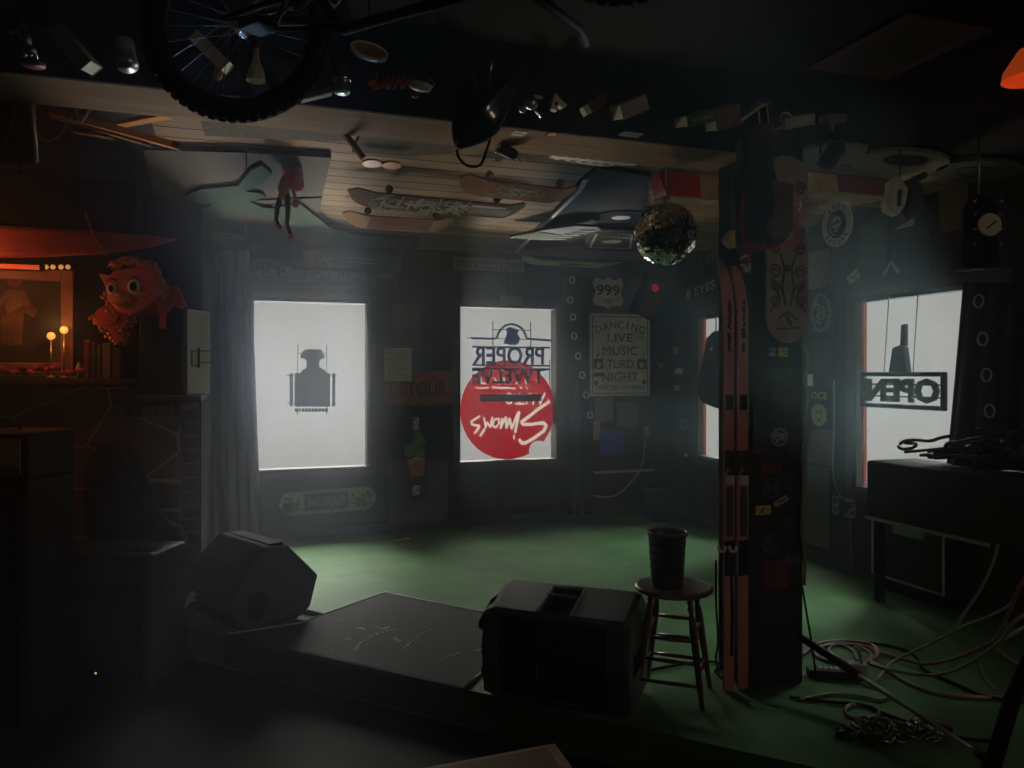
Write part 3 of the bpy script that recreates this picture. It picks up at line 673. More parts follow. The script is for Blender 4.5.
MB().disc(0,0,.24,-.005,.0,n=40).build('disc',[mat('record_blue',(0.02,.035,.09),.25)],t); MB().disc(0,0,.08,-.008,-.005).build('record_label',paper,t)
t=thing('guitar_pick_board','dark board with pale brush strokes fixed to the ceiling beside the black door panel','board',onZ(556,232,CEIL-.09),(PI/2,0,0))
MB().prism([(-.33,-.3),(.05,-.3),(.3,.3),(.2,.42),(0,.4),(-.2,.1)],-.02,0).build('board',mat('board_dark',(0.02,.03,.03),.5),t)
m=MB(); m.prism([(-.3,-.28),(-.0,-.28),(.06,-.02),(-.2,.08)],-.026,-.02); m.build('painted_area',mat('pale_teal',(0.3,.36,.3),.9,spec=.03),t); m=MB()
for k in range(5): m.stroke([(.0+k*.03,-.2+k*.11),(.16+k*.02,-.16+k*.11)],.035,-.03,-.026)
m.build('brush_stroke',mat('teal',(0.12,.25,.22),.5),t)

# ------------------------------------------------------------------ wall bits in the corner
panel('cork_square','tan cork square below the tin sign','board','B',BACK,(594,397,613,421),tan,.012)
panel('olive_square','dull olive square board under the tin sign chain','board','B',BACK,(616,402,638,427),mat('olive_sq',(0.12,.11,.07),.8),.012)
panel('blue_square','deep blue square board in the back corner','board','B',BACK,(599,430,623,455),mat('blue_sq',(0.03,.05,.36),.7),.012)
panel('wood_board','brown bare wood board behind the blue square','board','B',BACK+.0,(593,421,600,440),wood,.01)
def grid(t,f,a,b,z0,z1,y):
    m=MB()
    for k in range(3): m.disc(0,z1-(z1-z0)*(.2+.3*k),min(b-a,z1-z0)*.32,y-.004,y)
    m.build('lens',[drk_red],t)
    e=MB(); e.disc(-.01,z1-(z1-z0)*.2,.045,y-.012,y-.004); e.build('red_lens',emat('red_glow',(1,.03,.02),.14),t)
panel('signal_light','black box signal light with one glowing red lens hung tilted in the corner','signal light','B',BACK,(634,281,659,318),matte,.09,grid,off=.03,roll=.42,part='housing')
t=thing('wall_outlet','white wall outlet with a plug in the back corner','outlet',onY(646,431,BACK-.001))
MB().bb((-.035,-.008,-.06),(.035,0,.06)).build('cover_plate',lgrey,t,bevel=.003); MB().bb((-.02,-.05,-.04),(.02,-.008,.0)).build('plug',lgrey,t)
pts=[onY(x,y,BACK-.05) for x,y in((645,434),(644,455),(640,470),(630,483),(618,494),(606,497),(590,495))]
def smooth(pts,n=6):
    pts=[Vector(p) for p in pts]; out=[]
    for i in range(len(pts)-1):
        p0=pts[max(i-1,0)];p1=pts[i];p2=pts[i+1];p3=pts[min(i+2,len(pts)-1)]
        for k in range(n):
            t=k/n; out.append(.5*((2*p1)+(p2-p0)*t+(2*p0-5*p1+4*p2-p3)*t*t+(3*p1-p0-3*p2+p3)*t**3))
    out.append(pts[-1]); return out
def cable(name,label,pts,r,m_,cat='cable',group=None,n=6):
    c=pts[0]; o=MB().tube([p-c for p in smooth(pts)],r,n).build(name,m_,loc=c); return tag(o,label,cat,group)
cable('power_cord','white power cord drooping from the back corner outlet',pts,.009,lgrey,'cord')
t=thing('wall_shelf','thin white edged shelf strip in the back corner','shelf',onY(617,470,BACK-.001)); a=onY(590,471,BACK).x-onY(617,470,BACK).x; b=onY(648,467,BACK).x-onY(617,470,BACK).x
MB().bb((a,-.12,-.02),(b,0,0)).build('shelf_board',dwood,t); MB().bb((a,-.13,-.015),(b,-.12,.008)).build('edge_strip',lgrey,t)
t=thing('waste_bin','small grey box bin standing on the floor in the back corner','bin',onZ(656,521,0)+Vector((0,0,0)))
MB().add([(-.09,-.08,0),(.09,-.08,0),(.09,.08,0),(-.09,.08,0),(-.105,-.1,.34),(.105,-.1,.34),(.105,.1,.34),(-.105,.1,.34)],[(3,2,1,0),(4,5,6,7),(0,1,5,4),(1,2,6,5),(2,3,7,6),(3,0,4,7)]).build('bin_body',black,t,bevel=.01)
MB().bb((-.11,-.105,.34),(.11,.105,.355)).build('lid',black,t,bevel=.008)
panel('grey_backing_panel','dull grey panel leaning on the wall behind the plant graphic skateboard','panel','B',BACK,(388,460,447,521),mat('panel_grey',(0.1,.1,.1),.7),.03,off=.0)

# stickers on right-of-corner wall
RS=[(676,350,6,9,'white oblong'),(679,371,9,7,'cream tilted'),(677,388,7,6,'small pale'),(684,424,8,11,'round grey'),(661,366,9,8,'orange triangular'),(686,455,4,4,'tiny white')]
for i,(x,y,w,h,d) in enumerate(RS):
    mm=[lgrey,cream,lgrey,grey,mat('orange_dull',(0.4,.2,.04),.6),white][i]
    def shp(m,a,b,z0,z1,th,d=d):
        if 'round' in d: m.ring(0,0,(b-a)*.4,(b-a)*.25,-th,0,rz=(z1-z0)*.4)
        elif 'tri' in d: m.prism([(a,z1),(b,z1),((a+b)/2,z0)],-th,0)
        else: m.prism([(a,z0*.6),(b*.7,z0),(b,z1*.7),(a*.6,z1)],-th,0)
    panel('sticker',d+' sticker on the dark wall between the corner and the narrow window','sticker','R' if x>670 else 'B',RIGHT if x>670 else BACK,(x-w/2,y-h/2,x+w/2,y+h/2),mm,.002,shape=shp,part='decal')
def dtie(t,f,a,b,z0,z1,y): letters(t,'lettering',cream,lambda m:m.text('COCA',0,0,(b-a)*.75,(z1-z0)*.5,y))
panel('red_wall_sign','faded red sign with pale letters tilted above the narrow window','sign','R',RIGHT,(688,280,722,298),drk_red,.015,lambda t,f,a,b,z0,z1,y: letters(t,'lettering',cream,lambda m:(m.text('EYES',.05,0,(b-a)*.6,(z1-z0)*.5,y,bold=.02),m.disc(a+.07,0,.05,y-.004,y))),off=.02,roll=-.12)
panel('cork_tile','pale brown tile high on the wall left of the hanging bundle','board','R',RIGHT,(706,233,724,262),tan,.012)
panel('cork_tile','dull brown tile high on the wall next to the back corner','board','R',RIGHT,(688,250,704,278),mat('brown_sq2',(0.1,.08,.06),.8),.012)

# right wall
def dskull(t,f,a,b,z0,z1,y):
    w=b-a;h=z1-z0
    letters(t,'ring',ink,lambda m:(m.ring(0,0,w*.28,w*.06,y-.002,y,rz=h*.28)))
    letters(t,'skull',ink,lambda m:(m.disc(w*.04,0,w*.24,y-.002,y,rz=h*.24)))
    letters(t,'skull_face',signc,lambda m:(m.disc(0,h*.04,w*.15,y-.004,y-.002,rz=h*.15),m.bb((-w*.1,y-.004,-h*.16),(w*.04,y-.002,-h*.05))))
    letters(t,'skull_eyes',ink,lambda m:(m.disc(-w*.07,h*.02,w*.04,y-.006,y-.004),m.disc(w*.05,h*.04,w*.045,y-.006,y-.004),[m.bb((-w*.09+k*w*.04,y-.006,-h*.15),(-w*.08+k*w*.04,y-.004,-h*.08)) for k in range(3)]))
    def g(m):
        for s_,txt,rr in((1,'ANTI',1),(-1,'SOCIAL',-1)):
            n=len(txt)
            for i,ch in enumerate(txt):
                an=(i-(n-1)/2)*(.42 if n<5 else .36); 
                if s_>0: x=math.sin(an)*w*.4; z=math.cos(an)*h*.4; r=-an
                else: x=math.sin(an)*w*.4; z=-math.cos(an)*h*.4; r=an
                m.text(ch,x,z,w*.09,h*.1,y,.002,rot=r,bold=.02)
    letters(t,'lettering',ink,g)
t=panel('round_sign','round pale ANTI SOCIAL sign with a skull hanging high beside the pillar','sign','R',RIGHT-.62,(824,202,854,247),cream,.01,dskull,off=.01,shape=lambda m,a,b,z0,z1,th:m.disc(0,0,(b-a)/2,-th,0,rz=(z1-z0)/2,n=36))
MB().tube([(0,0,.12),(0,0,max(.13,CEIL-t.location.z-.001))],.004,5).build('hanging_wire',matte,t)
panel('brown_board','plain brown board below the ANTI SOCIAL sign','board','R',RIGHT,(808,251,829,288),tan,.012)
def dlion(t,f,a,b,z0,z1,y):
    def g(m):
        m.ring(0,0,(b-a)*.36,.02,y-.002,y,rz=(z1-z0)*.4); m.ring(0,.0,(b-a)*.15,.02,y-.002,y,rz=(z1-z0)*.14); scribble(m,a*.7,b*.7,z0*.75,z1*.75,40,.012,y-.003,y,seed=21,l=.35)
    letters(t,'graphic',mat('lion_ink',(0.22,.22,.2),.6),g)
panel('lion_poster','black and grey poster of a curling lion figure on the right wall','poster','R',RIGHT,(809,290,834,336),dgrey,.004,dlion,part='sheet')
panel('slate_board','dark slate board under the lion poster','board','R',RIGHT,(809,338,832,372),dgrey,.012)
def dorg(t,f,a,b,z0,z1,y):
    def g(m): m.text('OCS',0,(z1-z0)*.33,(b-a)*.7,(z1-z0)*.2,y,bold=.03); m.ring(0,-.06,(b-a)*.24,.05,y-.002,y,rz=(z1-z0)*.22); m.disc(0,-.06,.03,y-.002,y); scribble(m,a*.6,b*.6,z0*.7,z1*.1,26,.012,y-.003,y,seed=22,l=.5)
    letters(t,'graphic',ygreen,g)
panel('band_poster','black poster lettered OCS over a yellow green crest','poster','R',RIGHT,(808,389,831,428),matte,.004,dorg,part='sheet')
panel('small_white_card','small white card between slate board and band poster','card','R',RIGHT,(808,374,813,386),paper,.003,part='sheet')
panel('brown_lower_board','brown board below the band poster','board','R',RIGHT,(808,430,833,464),mat('brown_sq3',(0.14,.1,.07),.8),.012)
panel('tall_olive_board','tall plain olive board behind the pillar cables','board','R',RIGHT,(804,466,831,546),mat('olive_b',(0.12,.12,.09),.8),.012)
for x,y,lab in((838,505,'single grey wall outlet left of the double one'),(852,508,'double grey wall outlet with a black plug below the right window')):
    w=.05 if x==838 else .085
    t=thing('wall_outlet',lab,'outlet',onX(x,y,RIGHT-.001),(0,0,-PI/2)); MB().bb((-w/2-.01,-.03,-.08),(w/2+.01,0,.08)).build('cover_plate',lgrey,t,bevel=.004)
    for z in(-.035,.035): 
        for s in((0,) if x==838 else (-.03,.03)): MB().bb((s-.014,-.034,z-.018),(s+.014,-.03,z+.018)).build('socket',dgrey,t)
    if x==852: MB().bb((-.05,-.08,.0),(.03,-.034,.05)).build('plug',black,t)
a=onX(852,518,RIGHT-.02); o=MB().tube([(0,0,0),(0,0,-a.z+.01)],.012,8).build('conduit_pipe',grey,loc=a); tag(o,'thin grey conduit pipe running down from the double outlet','pipe')
cable('outlet_cord','grey cord curving down the right wall into the double outlet',[onX(x,y,RIGHT-.05) for x,y in((834,380),(834,430),(833,470),(838,492),(848,503),(852,505))],.008,lgrey,'cord')
# things on wall above right window
panel('small_metal_tag','small bent metal tag above the right window','tag','R',RIGHT,(848,272,860,282),cream,.004,off=.004,roll=-.5,part='plate',deco=lambda t,f,a,b,z0,z1,y:letters(t,'print',ink,lambda m:scribble(m,a*.7,b*.7,z0*.7,z1*.7,6,.006,y-.001,y,seed=31,l=.8)))
panel('chevron_sticker','pale chevron sticker over the right window','sticker','R',RIGHT,(884,262,899,274),lgrey,.003,shape=lambda m,a,b,z0,z1,th:m.stroke([(a,z0),(0,z1),(b,z0)],.03,-th,0),part='decal')
panel('tan_plaque','pale tan plaque at the ceiling edge over the right window','board','R',RIGHT,(941,188,968,231),tan,.015)
panel('tall_green_panel','tall muted green panel over the right window','panel','R',RIGHT,(860,222,888,268),mat('g_panel',(0.09,.1,.07),.8),.01)
# glass lamp: long stained glass billiard shade
def lampseg(name,label,x0,x1,y0,y1,cols,yplane):
    a=onY(x0,y0,yplane);b=onY(x1,y0,yplane);c=onY(x0,y1,yplane)
    L=b.x-a.x;H=a.z-c.z; t=thing(name,label,'lamp',Vector((a.x,yplane,c.z)))
    n=len(cols); m=None
    for i,cm in enumerate(cols):
        m=MB(); xa=L*i/n; xb=L*(i+1)/n; k0=.06 if i==0 else 0; k1=.05 if i==n-1 else 0
        D=.12
        m.add([(xa+k0,-.02,H*0),(xb-k1,-.02,0),(xb,0.0,H),(xa,0.0,H),(xa+k0,.14,0),(xb-k1,.14,0),(xb,.12,H),(xa,.12,H)],[(0,1,2,3),(7,6,5,4),(0,3,7,4),(1,5,6,2),(4,5,1,0)])
        m.build('glass_panel',cm,t)
    MB().bb((0,-.01,H),(L,.13,H+.02)).build('top_rim',brass,t); MB().bb((.05,-.03,-.012),(L-.04,.15,0)).build('bottom_rim',brass,t)
    for s in(.25,.75): MB().tube([(L*s,.06,H+.02),(L*s,.06,CEIL-c.z-.001)],.005,6).build('chain',brass,t)
sg_r=mat('stained_red',(0.75,.03,.03),.15,coat=.5); sg_a=mat('stained_amber',(0.6,.28,.08),.2,scale=6,c2=(0.8,.55,.22)); sg_d=mat('stained_maroon',(0.3,.03,.03),.2)
lampseg('stained_glass_lamp','short red and amber stained glass lamp hanging left of the pillar',657,720,168,195,[sg_r,sg_r,sg_a],4.5)
lampseg('stained_glass_lamp','long amber and maroon stained glass lamp hanging right of the pillar',809,889,167,190,[sg_a,sg_d,sg_d],4.2)

# record / oval things on the ceiling at the right
cpanel('toilet_seat','white oval toilet seat ring fixed to the ceiling right of the beam lamp','toilet seat',[(900+50*math.cos(k*PI/14),163+12*math.sin(k*PI/14)) for k in range(28)],CEIL-.03,mat('seat_dull',(.2,.19,.14),.9,spec=.03),th=.025,deco=lambda t,q:MB().prism(q([(905+22*math.cos(k*PI/10),160+5*math.sin(k*PI/10)) for k in range(20)]),-.006,0).build('opening',matte,t))
cpanel('oval_lid','dull oval lid fixed to the ceiling at the far right','lid',[(980+45*math.cos(k*PI/14),172+11*math.sin(k*PI/14)) for k in range(28)],CEIL-.03,mat('lid_grey',(0.08,.08,.07),.9,spec=.03),th=.025,deco=lambda t,q:MB().stroke(q([(975+20*math.cos(k*PI/8),172+5*math.sin(k*PI/8)) for k in range(16)]),.02,-.006,0,closed=True).build('ridge',dgrey,t))
cpanel('cream_ceiling_board','cream curved board on the ceiling right of the pillar top','board',[(803,150),(832,143),(868,148),(862,160),(845,165),(806,166)],CEIL-.03,mat('seat_dull',(.2,.19,.14),.9,spec=.03),th=.02)
# ------------------------------------------------------------------ bicycle hung upside down from the ceiling
RW=.285
A=at(238,24,2.28)
B_=at(650,-140,1.54); A.z=B_.z=CEIL-RW-.03
WB=(Vector((B_.x-A.x,B_.y-A.y,0))).length
ang=math.atan2(B_.y-A.y,B_.x-A.x)
bike=thing('bicycle','small dark bicycle with knobbly tyres and navy seat hung upside down from the ceiling','bicycle',(A.x,A.y,CEIL-.03),(0,0,ang))
DZ=-RW
spokem=mat('spoke_metal',(0.2,.19,.18),.4,.8)
def wheel(cx):
    ph=(-math.atan2(SA,CA)-ang) if cx==0 else 0
    m=MB(); n=64
    m.tube([(cx+(RW-.03)*math.cos(2*PI*k/n),0,DZ+(RW-.03)*math.sin(2*PI*k/n)) for k in range(n)],.03,10,closed=True)
    for k in range(56):
        a=2*PI*k/56
        for s in(-1,0,1):
            aa=a+(.5*2*PI/56 if s==0 else 0); r=RW-.002-(abs(s)*.008)
            m.box((cx+r*math.cos(aa),s*.017,DZ+r*math.sin(aa)),(.012,.013,.016),(0,-aa,0))
    m.build('tire',rubber,bike,rot=(0,0,ph))
    m=MB(); m.tube([(cx+(RW-.062)*math.cos(2*PI*k/n),0,DZ+(RW-.062)*math.sin(2*PI*k/n)) for k in range(n)],.010,8,closed=True); m.build('rim',mat('rim_rust',(0.14,.05,.035),.45,.3),bike,rot=(0,0,ph))
    m=MB()
    for k in range(28):
        a=2*PI*k/28; b=a+(.5 if k%2 else -.5); s=.025 if (k//2)%2 else -.025
        m.tube([(cx+.02*math.cos(b),s,DZ+.02*math.sin(b)),(cx+(RW-.065)*math.cos(a),0,DZ+(RW-.065)*math.sin(a))],.0014,4)
    m.build('spokes',spokem,bike,rot=(0,0,ph))
    MB().tube([(cx,-.05,DZ),(cx,.05,DZ)],.018,12).build('hub',steel,bike,rot=(0,0,ph))
wheel(0); wheel(WB)
fm=mat('bike_frame_dark',(0.012,.006,.006),.7,spec=.1)
inv=(Matrix.Translation((A.x,A.y,CEIL-.03))@Matrix.Rotation(ang,4,'Z')).inverted()
sc_=inv@at(484,110,2.47); 
bb=(.34,0,DZ+.0); st=(sc_.x-.05,0,sc_.z+.06); hd=(WB-.2,0,DZ-.16); hd2=(WB-.15,0,DZ-.05)
m=MB()
for a,b,r in((bb,st,.014),(st,hd,.014),(bb,hd2,.018),(hd,hd2,.018)): m.tube([a,b],r,10)
for s in(-.05,.05): m.tube([(0,s,DZ),(bb[0],s*.6,bb[2])],.009,8); m.tube([(0,s,DZ),(st[0],s*.4,st[2]+.02)],.007,8)
m.build('frame',fm,bike)
m=MB()
for s in(-.05,.05): m.tube([(WB,s,DZ),(hd2[0],s*.6,hd2[2])],.012,8)
m.build('fork',fm,bike)
m=MB(); m.tube([hd,(hd[0]-.03,0,DZ-.22)],.012,8); m.tube([(hd[0]-.1,-.28,DZ-.2),(hd[0]-.03,-.12,DZ-.24),(hd[0]-.03,.12,DZ-.24),(hd[0]-.1,.28,DZ-.2)],.011,8); m.build('handlebar',fm,bike)
m=MB(); m.tube([(.34,-.06,DZ),(.34,.06,DZ)],.02,12); m.lathe([(.07,-.003),(.07,.003)],24,M=Matrix.Translation((.34,-.06,DZ))@Matrix.Rotation(PI/2,4,'X'))
m.tube([(.34,-.07,DZ),(.25,-.08,DZ-.11)],.008,8); m.tube([(.34,.07,DZ),(.43,.08,DZ+.11)],.008,8); m.build('crank',steel,bike)
for x,y,z in((.25,-.12,DZ-.11),(.43,.12,DZ+.11)): MB().bb((x-.04,y-.035,z-.01),(x+.04,y+.035,z+.01)).build('pedal',black,bike,bevel=.004)
O=at(488,100,2.45)
P0=[(523,62,.30),(516,78,.30),(500,95,.5),(487,108,.85),(478,118,.95),(470,128,.85),(462,139,.5),(457,149,.12)]
W_=[.008,.02,.045,.075,.082,.07,.045,.008]
pts=[at(x,y,2.45)-O for x,y,_ in P0]
vs=[];N_=len(pts); K=16
fwd=Vector((SA,CA,0))
for i,p in enumerate(pts):
    a=pts[max(i-1,0)];b=pts[min(i+1,N_-1)]; tt=(b-a).normalized(); side=tt.cross(fwd).normalized()
    for k in range(K):
        an=2*PI*k/K; rr=W_[i]
        vs.append(p+side*rr*math.cos(an)+fwd*(rr*.75*math.sin(an)-(.02 if abs(math.cos(an))<.3 and math.sin(an)<0 else 0)))
fs=[(i*K+k,i*K+(k+1)%K,(i+1)*K+(k+1)%K,(i+1)*K+k) for i in range(N_-1) for k in range(K)]+[tuple(range(K-1,-1,-1)),tuple((N_-1)*K+k for k in range(K))]
vs=[inv@(v+O) for v in vs]
MB().add(vs,fs,0,True).build('seat',navy,bike,sub=2)
p1=inv@at(470,62,2.5); p2=inv@at(484,112,2.5); p3=inv@at(491,66,2.5)
MB().tube([p1+Vector((-.02,0,.06)),p1,(p1+p2)/2,p2],.005,6).tube([p3+Vector((0.02,0,.06)),p3,p2],.005,6).build('seat_strut',chrome,bike)

# ------------------------------------------------------------------ row of things stuck to the ceiling before the beam
VR=3.24
def hung(name,label,cat,px,py,roll=0,group=None,v=VR):
    return thing(name,label,cat,onY(px,py,v),(0,roll,0),group)
def hook(t,h=.0):
    p=t.location; MB().tube([(0,0,0),(0,0,1)],.003,4)
def strut(t,L=None):
    """a thin fixing rod up to the ceiling"""
    R=t.rotation_euler.to_matrix().inverted(); d=R@Vector((0,0,CEIL-t.location.z)); return MB().tube([(0,0,0),d],.002,5).build('fixing_wire',matte,t)
def book(px,py,w,h,th,roll,cover,label,title=None,yaw=.0,v=VR):
    t=thing('book',label,'book',onY(px,py,v),(0,0,0),'books stuck to the ceiling'); t.rotation_euler=(0.25,roll,yaw)
    m=MB(); m.bb((-w/2,-th/2,-h/2),(w/2,-th/2+.004,h/2)); m.bb((-w/2,th/2-.004,-h/2),(w/2,th/2,h/2)); m.bb((-w/2,-th/2,h/2-.004),(w/2,th/2,h/2)); m.build('cover',cover,t)
    MB().bb((-w/2+.004,-th/2+.004,-h/2+.004),(w/2-.003,th/2-.004,h/2-.004)).build('pages',cream,t)
    if title: letters(t,'title',cream,lambda m:m.text(title,0,0,w*.7,h*.3,-th/2-.001,.001))
    strut(t); return t
book(75,50,.17,.055,.12,.85,tan,'tan paperback book stuck to the ceiling between the figurine and the can')
book(212,53,.16,.05,.10,.75,cream,'thick cream edged book seen behind the bicycle spokes')
book(629,108,.15,.07,.1,-.45,lgrey,'pale grey hardback book on the ceiling left of the green book')
book(695,119,.17,.055,.12,-.3,mat('book_green',(0.07,.12,.04),.6),'dark green hardback book on the ceiling before the beam','NEW WORLD')
book(722,118,.15,.1,.1,-.35,mat('book_brown',(0.14,.09,.06),.6),'brown hardback book on the ceiling right of the green book')
book(793,122,.19,.055,.1,-.25,mat('book_white',(0.35,.33,.28),.6),'pale book with dark title on the ceiling right of the pillar top','SAD PISANO')
book(832,119,.12,.05,.08,-.15,mat('book_dk',(0.12,.12,.1),.6),'short dark book with a pale edge on the ceiling')
t=hung('tin_can','small rusty topped tin can stuck to the ceiling left of the bicycle wheel','can',126,55,0); t.rotation_euler=(-.5,-.2,0)
MB().lathe([(.036,-.06),(.038,-.058),(.038,-.05),(.036,-.048),(.036,.05),(.038,.052),(.038,.06)],24).build('can_body',mat('can_label',(0.22,.24,.22),.4,scale=20,c2=(0.5,.48,.4)),t); MB().lathe([(.034,.06),(.034,.063)],24).build('lid',brown,t); MB().lathe([(.033,-.0615),(.033,-.060)],24).build('can_base',steel,t); strut(t)
t=hung('figurine','small silver and brown figurine stuck to the ceiling at the far left','figurine',30,45)
m=MB(); m.ball((-.01,0,.02),(.018,.018,.03)); m.ball((.0,0,-.02),(.022,.018,.02)); m.tube([(-.02,0,.02),(-.04,0,.045),(-.06,-.01,.03)],.006,8); m.tube([(.01,0,.0),(.02,0,-.05)],.007,8); m.tube([(-.01,0,-.02),(-.02,0,-.05)],.007,8); m.build('figure_body',steel,t)
MB().ball((-.02,0,.07),(.016,.016,.022)).build('head',brown,t); MB().lathe([(.04,0),(.042,.01),(.03,.018)],18,c=(.01,0,-.075)).build('stand',drk_red,t); strut(t)
t=hung('lamp_bulb','cream flared candle shade seen through the bicycle wheel','lamp shade',256,66); MB().lathe([(.012,.06),(.016,.02),(.03,-.02),(.038,-.06)],20,cap=False).lathe([(.010,.06),(.014,.02),(.028,-.02),(.036,-.06)],20,cap=False).build('shade',cream,t); MB().lathe([(.014,.06),(.014,.075)],12).build('cap',brass,t); strut(t)
t=hung('glass_bulb','small amber glass bulb hanging behind the bicycle spokes','bulb',218,74); MB().ball((0,0,0),(.02,.02,.025)).build('glass_globe',mat('amber_glass',(0.5,.25,.08),.1),t); MB().lathe([(.011,.02),(.011,.045)],12).build('cap',brass,t); strut(t)
t=hung('metal_cup','shiny metal cup with a band stuck upside down right of the bicycle wheel','cup',342,82)
MB().lathe([(.03,.07),(.034,.06),(.034,.03),(.037,.025),(.037,.005),(.034,0),(.036,-.03),(.03,-.045)],26).build('cup_body',glasslike,t); MB().lathe([(.038,.0),(.039,.02)],26).build('band',chrome,t); MB().lathe([(.037,-.035),(.031,-.047)],26).build('rim_ring',chrome,t); strut(t)
t=hung('wall_flap','dark folded card hanging under the bicycle tyre by the beam','card',315,94,-.35); MB().bb((-.06,-.01,-.012),(.07,.04,.012)).build('card_body',brown,t); MB().bb((-.06,-.012,-.016),(.07,-.008,-.010)).build('pale_edge',cream,t); strut(t)
t=hung('oval_tile','oval marbled cream tile stuck to the ceiling beside the metal cup','tile',369,52,.18,v=2.15); MB().disc(0,0,.052,-.01,.01,rz=.022).build('tile_body',mat('marble',(0.45,.38,.26),.4,scale=18,c2=(0.2,.12,.07)),t); MB().ring(0,0,.05,.006,-.013,-.01,rz=.02).build('raised_rim',cream,t); strut(t)
t=hung('toy_dragon','small crumpled red and orange toy creature stuck to the ceiling','toy',388,85,.3)
m=MB(); R2=random.Random(4)
for k in range(12): m.ball((-.05+.012*k,R2.uniform(-.01,.01),-.02+.006*k+R2.uniform(-.012,.012)),(.014,.012,.016),8)
for k in range(6): m.tube([(-.05+.02*k,0,-.01+.01*k),(-.055+.022*k,0,.03+.01*k)],[.007,.001],6)
m.build('toy_body',mat('toy_red',(0.32,.06,.03),.5,scale=30),t); MB().ball((-.06,0,-.02),(.02,.016,.016),10).build('head',orange,t); strut(t)
t=hung('teapot','small white china jug with a red figure hanging beside the navy seat','jug',420,88,.1)
MB().lathe([(.012,-.012),(.035,-.005),(.042,.012),(.03,.02),(.022,.022)],20,sx=1.3).build('jug_body',mat('china',(0.5,.5,.45),.25),t); MB().tube([(.045,0,.01),(.06,0,.03),(.045,0,.05),(.03,0,.03)],.005,6).build('handle',steel,t); MB().ball((-.02,0,-.035),(.018,.012,.012),8).build('red_figure',drk_red,t); strut(t)
def clutter(px,py,parts,name,label,cat,roll=0):
    t=hung(name,label,cat,px,py,roll)
    for nm,mb,mt in parts: mb.build(nm,mt,t)
    strut(t); return t
clutter(531,103,[('reel_body',MB().ball((0,0,0),(.035,.03,.03),10).ball((-.04,0,-.03),(.02,.02,.02),8),steel),('arm',MB().tube([(0,0,-.01),(.05,0,-.06)],.006,6),chrome),('knob',MB().ball((.03,0,.03),(.03,.014,.01),8),cream)],'fishing_reel','small silver fishing reel with a chrome arm stuck to the ceiling','reel')
clutter(557,104,[('mask_body',MB().prism([(-.03,-.03),(-.005,-.035),(.0,-.01),(.02,-.02),(.045,-.005),(.01,.02),(-.01,.045),(-.02,.02)],-.015,.015),cream),('eye_hole',MB().disc(-.01,-.005,.008,-.018,-.014),matte)],'small_mask','jagged cream toy mask stuck to the ceiling right of the reel','mask')
clutter(588,109,[('box_body',MB().bb((-.03,-.02,-.02),(.03,.02,.02)),cream),('dark_sleeve',MB().bb((.0,-.022,-.022),(.1,.022,.022)),brown)],'match_box','small cream ended box stuck to the ceiling left of the grey book','box',-.6)
clutter(640,102,[('box_body',MB().bb((-.03,-.02,-.018),(.03,.02,.018)),tan),('lid',MB().bb((-.032,-.022,.01),(.032,.022,.02)),brown)],'small_carton','small tan carton stuck on top of the grey ceiling book','carton',-.5)
m1=MB(); m1.prism([(-.14,-.05),(-.10,-.03),(-.02,.01),(.04,.05),(.04,.035),(-.08,-.03),(-.13,-.06)],-.04,.04)
clutter(758,112,[('tray_board',m1,cream),('leg',MB().tube([(-.02,-.03,.02),(-.02,-.03,-.09)],.004,6),cream),('leg',MB().tube([(.03,-.03,.04),(.035,-.03,-.07)],.004,6),cream),('slat',MB().bb((-.02,-.04,.03),(.13,.04,.045)),tan)],'toy_table','little cream wooden toy table upside down above the pillar','toy table',-.12)
clutter(782,121,[('tin_body',MB().lathe([(.035,-.03),(.035,.03)],20,M=Matrix.Rotation(PI/2,4,'X')),brown),('tin_rim',MB().ring(0,0,.033,.006,-.034,-.03),cream)],'round_tin','round brown tin with a pale rim between the ceiling books','tin')
# lower things hanging from the beam
def below(name,label,cat,px,py,Z,rot=(0,0,0)): return thing(name,label,cat,at(px,py,Z),rot)
t=below('bracket_lamp','bare wooden bracket arm bolted under the beam','bracket',352,143,3.75,(0,.9,0)); MB().bb((-.09,-.02,-.012),(.09,.02,.012)).build('arm',tan,t,bevel=.003); MB().bb((-.14,-.06,-.0),(-.06,.06,.03)).build('mount_plate',matte,t)
t=below('hanging_spotlight','small dark metal can spotlight below the beam near its middle','spotlight',506,151,3.9,(0,1.9,0)); MB().lathe([(.028,-.05),(.03,.04),(.02,.06)],20).build('housing',dgrey,t); MB().lathe([(.031,-.052),(.031,-.04)],20).build('front_ring',chrome,t); MB().tube([(0,0,.05),(.02,0,.09)],.006,6).build('yoke',steel,t)
cable('hanging_loop_cable','thin black cable looping below the pointed seat tip',[at(x,y,3.3) for x,y in((457,150),(459,158),(468,166),(480,165),(486,152),(490,138),(488,128))],.006,matte)
t=below('orange_glasses','pair of round amber lenses lying flat under the plank ceiling','lenses',381,163,4.35,(PI/2-.15,0,0)); 
MB().disc(-.05,0,.055,-.012,.0,rz=.05).build('lens',orange,t); MB().disc(.06,0,.055,-.012,0,rz=.05).build('lens',orange,t); MB().bb((-.1,-.002,-.02),(.1,.004,.02)).build('bridge',brown,t)
